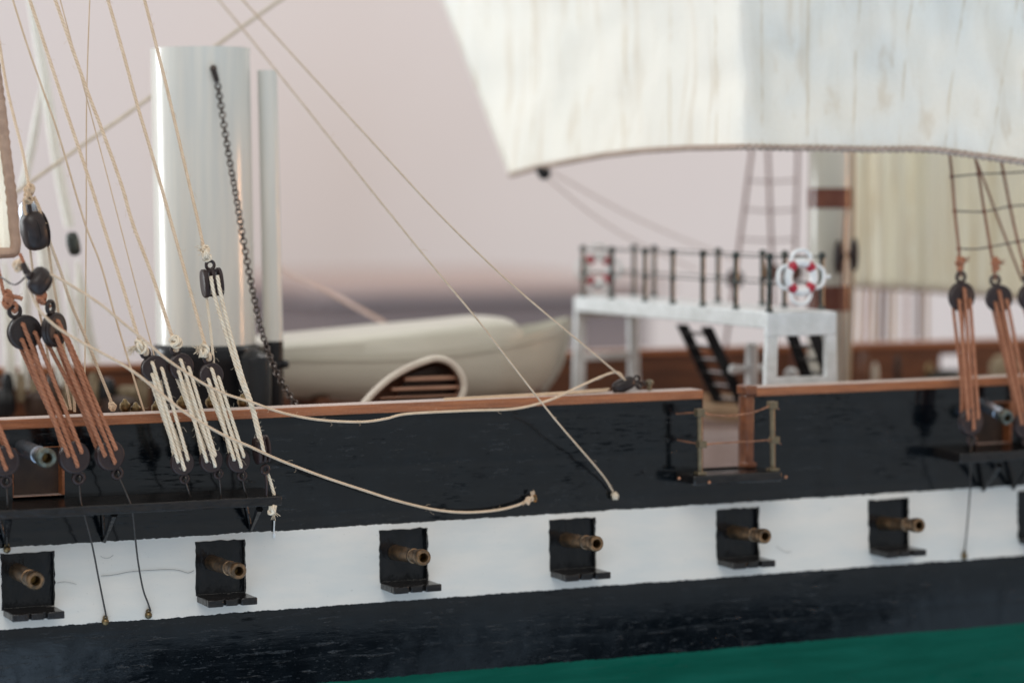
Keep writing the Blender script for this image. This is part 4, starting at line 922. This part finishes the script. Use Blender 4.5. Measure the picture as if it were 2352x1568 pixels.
def lifering(c_, r, nrm, label):
    t = empty('life_ring', label, 'life ring', c_, 'life rings on the bridge railing')
    nrm = Vector(nrm).normalized(); a_ = Vector((0, 0, 1)); b_ = nrm.cross(a_).normalized(); a_ = b_.cross(nrm)
    pt = lambda ang, rr, off=0: c_+(b_*math.cos(R(ang))+a_*math.sin(R(ang)))*rr+nrm*off
    mb = MB(); mb.tube([pt(g, r) for g in range(0, 360, 8)], r*0.30, 10, closed=True); part('ring', mb, 'white', t)
    for g in (45, 135, 225, 315):
        mb = MB(); mb.tube([pt(g+d, r) for d in (-15, -8, 0, 8, 15)], r*0.335, 10); part('band', mb, 'red', t)
    for g in (0, 90, 180, 270):
        mb = MB(); mb.tube(smoothpts([pt(g-38, r*1.28), pt(g-24, r*1.62), pt(g-10, r*1.80), pt(g+10, r*1.80), pt(g+24, r*1.62), pt(g+38, r*1.28)], 0.03), r*0.13, 8); part('grab_rope', mb, 'white', t)
    mb = MB(); mb.blob(pt(180, r*2.15), r*0.16, 6); mb.blob(pt(180, r*1.9), r*0.14, 5); part('lashing', mb, 'white', t)
lifering(at(1840, 636, BN-0.12), 33.5*56/F, (0, -1, 0), 'white life ring with four red bands on the near end of the bridge railing')
lifering(Vector(((X0+X1)/2-0.15, BF+0.08, Zt+0.62)), 0.33, (0, -1, 0), 'blurred white life ring with red bands on the far end of the bridge railing')
def ladder(p0, p1, Y, wd_, label, nst=6):
    a_, b_ = at(*p0, Y), at(*p1, Y); t = empty('ladder', label, 'ladder', b_, 'black ladders under the bridge')
    for dy in (0, -wd_):
        mb = MB(); d = Vector((0.14, 0, 0)); q0, q1 = a_+Vector((0, dy, 0)), b_+Vector((0, dy, 0))
        mb.hexa([q1-d, q1+d, q1+d+Vector((0, 0.07, 0)), q1-d+Vector((0, 0.07, 0)), q0-d, q0+d, q0+d+Vector((0, 0.07, 0)), q0-d+Vector((0, 0.07, 0))]); part('stringer', mb, 'funnelblack', t)
    for i in range(nst):
        q = a_.lerp(b_, (i+0.6)/nst); mb = MB(); mb.box((q.x-0.14, q.y-wd_+0.071, q.z-0.02), (q.x+0.14, q.y-0.001, q.z+0.03)); part('tread', mb, 'funnelblack', t)
ladder((1568, 745), (1653, 925), 6.8, 1.15, 'black ladder slanting down from the middle of the white bridge')
ladder((1812, 745), (1876, 925), 4.3, 1.0, 'black ladder seen through the near end frame of the white bridge')
# white deck fitting
q = at(1726, 880, 5.0); t = empty('deck_fitting', 'blurred white pump post with side arms beside the bridge leg', 'deck fitting', (q.x, 5.0, gz))
mb = MB(); mb.lathe([(0, 0.16), (at(1726, 790, 5).z-gz, 0.14), (at(1726, 785, 5).z-gz, 0.001)], (q.x, 5.0, gz), (0, 0, 1), 16); part('post', mb, 'white', t)
mb = MB(); a_ = at(1685, 848, 5.0); mb.tube([a_, at(1760, 845, 5.0)], 0.09, 8); mb.blob(a_, 0.12, 7); part('arm', mb, 'white', t)
mb = MB(); mb.blob(at(1817, 860, 4.9), 0.17, 7); mb.lathe([(-1.2, 0.12), (0, 0.08)], at(1817, 865, 4.9), (0, 0, 1), 10); single('bollard', mb, 'white', 'blurred white round-topped bollard seen through the bridge end frame', 'bollard')
# rope coil at the gangway
mb = MB()
for i in range(6): mb.torus(at(1662, 948-5*i, 9.5), (0.05, -0.15, 1), 0.85-0.05*(i % 2), 0.045, 30, 6, sq=(1, 0.8))
single('rope_coil', mb, 'tan', 'blurred coil of beige rope on deck seen through the gangway', 'rope coil')

# ------------------------------------------------------------------ masts and far rigging
MY = 7.5; mx = cx(1857, 1957, 400, MY); r_ = 50*(mx-CAM).dot(FW)/F
t = empty('mast', 'thick ivory mast with brown bands behind the bridge', 'mast', (mx.x, MY, gz))
zz_ = lambda py: at(1905, py, MY).z
mb = MB(); mb.lathe([(gz, r_), (zz_(200), r_), (26, r_*0.96)], (mx.x, MY, 0), (0, 0, 1), 40); part('pole', mb, 'mast', t)
for a_, b_ in ((478, 432), (712, 655)):
    mb = MB(); mb.lathe([(zz_(a_), r_*1.0), (zz_(a_), r_*1.035), (zz_(b_), r_*1.035), (zz_(b_), r_*1.0)], (mx.x, MY, 0), (0, 0, 1), 40); part('band', mb, 'mastbrown', t)
for px, py, lb in ((1925, 590, 'left'), (1962, 585, 'right')):
    mb = MB(); mb.blob(at(px, py, MY-0.8), 0.12, 7, sc_=(0.9, 0.9, 3.4)); mb.blob(at(px+(8 if px < 1940 else -8), py, MY-0.85), 0.10, 6)
    single('cleat', mb, 'dead', 'blurred dark cleat on the ivory mast, %s one of the pair' % lb, 'cleat', 'cleats on the mast')
rope('brown rope running down the right side of the ivory mast', [(1943, 478), (1938, 560), (1933, 700), (1935, 880)], (MY-0.7, MY-0.7), 0.028, 'shroudb', near=False)
rope('thin tan rope right of the ivory mast', [(1962, 300), (1960, 480), (1957, 700), (1950, 880)], (MY-0.5, MY-0.5), 0.04, 'tan', near=False)
# lines under the second sail
for i, (x0, x1, m_, Y_, rr, lb) in enumerate([(1972, 1968, 'tan', 11, .05, 'first'), (1991, 1984, 'brown', 11.5, .05, 'second'), (2006, 2008, 'tan', 11, .05, 'third'), (2022, 2016, 'shroud', 12, .06, 'fourth'), (2036, 2034, 'shroud', 12.3, .05, 'fifth'), (2053, 2050, 'tan', 11, .06, 'sixth'), (2110, 2108, 'shroud', 12.5, .08, 'thickest, second from the right'), (2082, 2080, 'brown', 11.2, .045, 'thin reddish one, third from the right'), (2128, 2130, 'tan', 11.4, .05, 'rightmost and palest')]):
    rope(('blurred upright far line under the second sail, %s from the left' if ' ' not in lb else 'blurred far line under the second sail, %s') % lb, [(x0+5, 520), (x0+3, 600), (x0, 700), (x1, 890)], (Y_+4.2, Y_+3.6), rr, m_, near=False, group='far lines under the second sail', name='far_rope')
# far shrouds with ratlines
FS = [((1733, 300), (1693, 600)), ((1762, 300), (1773, 600)), ((1834, 300), (1826, 600))]
for (a_, b_), lb in zip(FS, ('leftmost', 'middle', 'rightmost')):
    mb = MB(); rope_mb(mb, rp([a_, b_, (b_[0]+(b_[0]-a_[0])*0.9, 860)], (12.5, 13.4)), 0.045, False)
    single('far_shroud', mb, 'farcord', 'blurred thin brown shroud left of the mast, %s of three' % lb, 'shroud', 'far shrouds left of the mast')
for py, lb in ((414, 'upper'), (481, 'middle'), (549, 'lower')):
    k = (py-300)/300; pts = [(a_[0]+(b_[0]-a_[0])*k, py+(4 if i == 1 else 0)) for i, (a_, b_) in enumerate(FS)]
    rope('blurred %s ratline between the far shrouds left of the mast' % lb, pts, (13, 13), 0.022, 'farcord', near=False, group='far ratlines', name='ratline', cat='ratline')
for px, py, lb in ((1688, 640, 'left'), (1772, 625, 'middle'), (1826, 625, 'right')):
    mb = MB(); mb.blob(at(px, py, 13.2), 0.26, 8, sc_=(1, 0.5, 1)); single('far_deadeye', mb, 'dead', 'blurred dark far deadeye behind the bridge railing, the %s of three' % lb, 'deadeye', 'far deadeyes behind the bridge')
rope('faint tan sheet from the large sail clew behind the bridge, lower of two', [(1245, 398), (1330, 470), (1400, 520), (1470, 560), (1600, 620)], (12.5, 13.4), 0.016, 'pinkline', near=False)
rope('faint tan sheet from the large sail clew behind the bridge, upper of two', [(1262, 392), (1400, 470), (1500, 520), (1620, 570), (1700, 600)], (12.5, 13.4), 0.016, 'pinkline', near=False)
rope('blurred pink-beige line slanting down to the ivory boat', [(640, 612), (700, 648), (790, 690), (885, 742)], (17, 13), 0.055, 'pinkline', near=False)
rope('thick blurred grey-beige stay crossing diagonally behind the funnel', [(33, 445), (190, 333), (343, 225), (501, 102), (650, -4), (700, -40)], (9.2, 8.6), 0.042, 'palestay', near=False)
GP = 'pale blurred lines far behind on the left'
for i, (pp, rr, Y_, mt_, lb) in enumerate([([(60, -30), (96, 142), (132, 380), (160, 520)], .12, 12, 'pale', 'wide pale blurred rope leading down to the blurred grey block'), ([(95, 200), (75, 330), (52, 430)], .10, 12, 'pale', 'pale blurred rope forking down to the silvery block'), ([(84, 480), (112, 640), (130, 760), (150, 880)], .19, 12, 'pale', 'wide pale blurred rope behind the brown lanyards'), ([(178, 600), (200, 760), (228, 880)], .15, 13, 'pale', 'wide pale blurred rope under the blurred grey block'), ([(150, 600), (165, 720), (185, 880)], .08, 13, 'pale', 'narrow pale blurred rope under the blurred grey block'), ([(60, 600), (60, 760), (55, 890)], .12, 12, 'pale', 'pale blurred rope behind the large face-on deadeye'), ([(10, 600), (20, 760), (25, 890)], .13, 12.5, 'pale', 'pale blurred rope at the left edge behind the brown cord')]):
    mb = MB(); ps = smoothpts(rp(pp, (Y_, Y_+1)), 0.4); nn_ = len(ps); mb.tube(ps, rr, 8, rs=[rr*min(1, 0.25+3.0*q/nn_) for q in range(nn_)]); single('far_rope', mb, mt_, lb, 'rope', GP)
# far left deck gear
for i, (px, py, hw, hh, m_, lb) in enumerate([(18, 905, 14, 45, 'funnelblack', 'blurred dark post at the far left rail'), (48, 890, 10, 30, 'olive', 'blurred hank of beige rope on the far left rail'), (78, 900, 9, 28, 'olive', 'second blurred hank of beige rope on the far left rail'), (118, 905, 16, 40, 'darkhold', 'blurred dark brown hatch behind the brown strands'), (185, 910, 10, 36, 'funnelblack', 'blurred black fitting between the brown strands'), (245, 905, 22, 34, 'funnelblack', 'blurred black gun carriage behind the beige line'), (292, 905, 26, 18, 'olive', 'blurred olive beige coil behind the thin long line'), (5, 925, 30, 30, 'funnelblack', 'blurred black gun at the far left edge of the deck'), (92, 925, 34, 26, 'darkhold', 'low blurred dark hatch coaming at the far left'), (160, 900, 14, 34, 'olive', 'blurred olive rope hank between the brown strands'), (215, 895, 12, 36, 'olive', 'blurred olive rope hank left of the beige tackle line'), (270, 930, 50, 22, 'darkhold', 'low blurred dark gun slide left of the funnel base'), (325, 905, 16, 34, 'olive', 'blurred olive rope hank beside the funnel base')]):
    c_ = at(px, py, 11.5); k = 62/F; mb = MB()
    mb.lathe([(-hh*k, hw*k*0.8), (-hh*k*0.5, hw*k), (hh*k*0.5, hw*k*0.95), (hh*k, hw*k*0.6), (hh*k*1.05, 0.001)], c_, (0, 0, 1), 14)
    single('deck_gear', mb, m_, lb, 'deck gear')
for i, (px, py, hw, hh, m_, lb) in enumerate([(1985, 850, 12, 42, 'mahogany', 'blurred brown belaying post right of the mast'), (2010, 868, 8, 34, 'boat', 'blurred whitish pin right of the mast'), (2062, 860, 8, 45, 'funnelblack', 'blurred black post behind the right rail'), (2170, 870, 50, 22, 'funnelblack', 'blurred black gun on the far deck under the pale opening'), (2135, 850, 10, 16, 'brass', 'blurred brass wheel of the far deck gun'), (2305, 850, 34, 34, 'olive', 'blurred olive rope hank behind the right lanyards')]):
    c_ = at(px, py, 11.0); k = 66/F; mb = MB()
    mb.lathe([(-hh*k, hw*k*0.8), (-hh*k*0.5, hw*k), (hh*k*0.5, hw*k*0.95), (hh*k, hw*k*0.6), (hh*k*1.05, 0.001)], c_, (0, 0, 1), 14)
    single('deck_gear', mb, m_, lb, 'deck gear')
# right shrouds and ratlines
RS = [[(2176, 300), (2182, 363), (2187, 407), (2193, 485), (2202, 570), (2205, 620)], [(2226, 300), (2243, 376), (2248, 401), (2261, 486), (2274, 567), (2285, 625)], [(2285, 300), (2301, 379), (2305, 399), (2320, 475), (2338, 556), (2356, 625)]]
for pp, de, lb in zip(RS, (r1, r2, r3), ('leftmost', 'second', 'third')):
    o = empty('shroud', 'reddish brown shroud at the right, %s from the left, ending in a tied knot' % lb, 'shroud', de[2], 'shrouds on the right')
    mb = MB(); rope_mb(mb, rp(pp, (0.3, -0.45))+[de[2]], 0.030, True, 0.5); part('line', mb, 'shroudb', o)
    mb = MB(); kx, ky = pp[-1]; knot_mb(mb, at(kx+1, ky-20, -0.47), 0.10, 6, 0.034, Vector((0.16, 0, 0.02))); knot_mb(mb, at(kx+1, ky-4, -0.47), 0.07, 4, 0.032)
    part('knot', mb, 'brown', o)
rope('brown line crossing the right shrouds at a steeper slant', [(2225, 330), (2248, 383), (2286, 485), (2315, 561), (2348, 645)], (0.4, 0.0), 0.026, 'shroudb', name='stay')
for pp, lb in (([(2186, 406), (2247, 400), (2304, 398), (2370, 394)], 'upper'), ([(2193, 485), (2260, 486), (2320, 474), (2375, 470)], 'middle'), ([(2202, 571), (2240, 572), (2274, 567), (2338, 555), (2380, 548)], 'lower')):
    pts = rp(pp, (-0.1, -0.1)); mb = MB(); rope_mb(mb, pts, 0.017, False, st=0.1)
    o = empty('ratline', 'thin grey-brown %s ratline knotted across the right shrouds' % lb, 'ratline', pts[0], 'ratlines on the right'); part('line', mb, 'ratline', o)
    for q in [pts[0], pts[1] if lb != 'lower' else pts[2], pts[-2]]:
        mb = MB(); mb.blob(q, 0.05, 6); part('hitch', mb, 'shroud', o)

# ------------------------------------------------------------------ sails
def sail(name, label, left, bottom, top_y, xr, Yf, mat, hemr, cols=120, rows=40, uf=None):
    """left: (x at bottom, y at bottom, x at top); bottom: table px->py"""
    lx0, ly0, lx1 = left; mb = MB(); xb = [lx0+(xr-lx0)*i/cols for i in range(cols+1)]; bot = []
    for i, xq in enumerate(xb):
        for j in range(rows+1):
            v = j/rows; yb = interp(bottom, xq); py = yb+(top_y-yb)*v; lx = lx0+(lx1-lx0)*v
            px = lx+(xr-lx)*(i/cols); q = at(px, py, Yf(px, v)); mb.v.append(q)
            if j == 0: bot.append(q)
    W_ = rows+1
    for i in range(cols):
        for j in range(rows):
            def U(a_, b_):
                v = b_/rows; lx = lx0+(lx1-lx0)*v; px = lx+(xr-lx)*(a_/cols)
                if uf: px = uf(px, v)
                return ((px-lx0)/(xr-lx0), v)
            mb.uv[len(mb.f)] = [U(i, j), U(i+1, j), U(i+1, j+1), U(i, j+1)]
            mb.f.append([i*W_+j, (i+1)*W_+j, (i+1)*W_+j+1, i*W_+j+1])
    left_e = [mb.v[j] for j in range(rows+1)]
    t = empty(name, label, 'sail', bot[0]); o = part('cloth', mb, mat, t)
    so = o.modifiers.new('thickness', 'SOLIDIFY'); so.thickness = 0.02
    mb = MB(); mb.tube(smoothpts(bot, 0.07), hemr, 9, twist=0.22, per=7); part('bolt_rope', mb, 'bolt', t)
    return t, left_e
def Ybig(px, v):
    w_ = 14.0; q_ = (px-1700)/w_; sp_ = w_*(math.log1p(math.exp(-abs(q_)))+max(q_, 0)); Y = 12.0-10.4*(px-1170)/530+(10.4/530-3.0/652)*sp_
    Y += -0.25*math.exp(-((px-1700)/55)**2)
    Y += 0.10*math.sin(px/31+v*3)*(0.4+v)+0.12*math.sin(px/77+1+v*2)+0.35*math.sin(v*math.pi*0.9)
    Y += 0.16*noise.noise(Vector((px/70, v*4, 0)))
    return Y
t, le = sail('sail', 'large white square sail with tan seams and a brown stitched lower edge, top right', (1172, 402, 985), [(1172, 402), (1230, 386), (1300, 372), (1390, 356), (1480, 346), (1580, 340), (1700, 338), (1800, 340), (1900, 341), (2000, 344), (2100, 343), (2150, 345), (2200, 352), (2280, 363), (2352, 373), (2500, 392), (2700, 410)], -90, 2640, Ybig, 'sail', 0.062, cols=260, uf=lambda px, v: px-max(0, px-1850)*0.16*v)
mb = MB(); mb.tube(smoothpts(le, 0.3), 0.04, 7); part('leech_rope', mb, 'sail', t)
mb = MB(); mb.blob(at(1250, 398, 10.4), 0.16, 7); mb.blob(at(1240, 392, 10.4), 0.10, 6); single('clew_block', mb, 'funnelblack', 'tiny blurred black block under the lower left corner of the large white sail', 'pulley')
Y2 = lambda px, v: 14.5-2.0*(px-1950)/400+0.15*math.sin(px/25)+0.1*math.sin(px/9+v)
sail('sail', 'yellowed cream sail with brown stains behind the right shrouds and the mast', (1952, 657, 1966), [(1952, 657), (2000, 660), (2100, 665), (2172, 671), (2300, 682), (2352, 690), (2600, 710)], 150, 2600, Y2, 'sail2', 0.05, cols=60, rows=24)
Y3 = lambda px, v: 4.0+0.1*math.sin(px/12+v*3)
# left edge sail corner with its thick bolt rope
mb = MB(); rows, cols = 30, 14
edge = lambda v: [(34, 585), (32, 520), (26, 440), (14, 340), (4, 260), (-8, 170), (-25, 40), (-45, -120)]
def ex(py): return interp([(-150, -50), (40, -26), (170, -9), (260, 3), (340, 12), (440, 25), (520, 32), (590, 36)], py)
for i in range(cols+1):
    for j in range(rows+1):
        py = 578-(578+150)*j/rows; px = ex(py)+(-420-ex(py))*(i/cols)**1.5; mb.v.append(at(px, py+10*(i/cols)*(1-j/rows), 4.0+0.2*math.sin(i)+0.1*math.sin(j*0.7)))
for i in range(cols):
    for j in range(rows):
        mb.uv[len(mb.f)] = [(i/cols, j/rows), ((i+1)/cols, j/rows), ((i+1)/cols, (j+1)/rows), (i/cols, (j+1)/rows)]
        mb.f.append([i*(rows+1)+j, (i+1)*(rows+1)+j, (i+1)*(rows+1)+j+1, i*(rows+1)+j+1])
t = empty('sail', 'blurred cream sail corner with a thick brown edge rope at the left edge', 'sail', mb.v[0]); part('cloth', mb, 'sail2', t)
mb = MB(); mb.tube(smoothpts([at(-300, 590, 3.95), at(-60, 586, 3.95), at(0, 582, 3.95), at(28, 580, 3.95), at(36, 568, 3.95)]+[at(ex(py), py, 3.95) for py in (520, 440, 340, 260, 170, 40, -140)], 0.09), 0.105, 10, twist=0.12, per=6); part('bolt_rope', mb, 'felt', t)

for o in bpy.data.objects:
    if 'label' in o and not 4 <= len(o['label'].split()) <= 16: print('LABEL', len(o['label'].split()), o['label'])
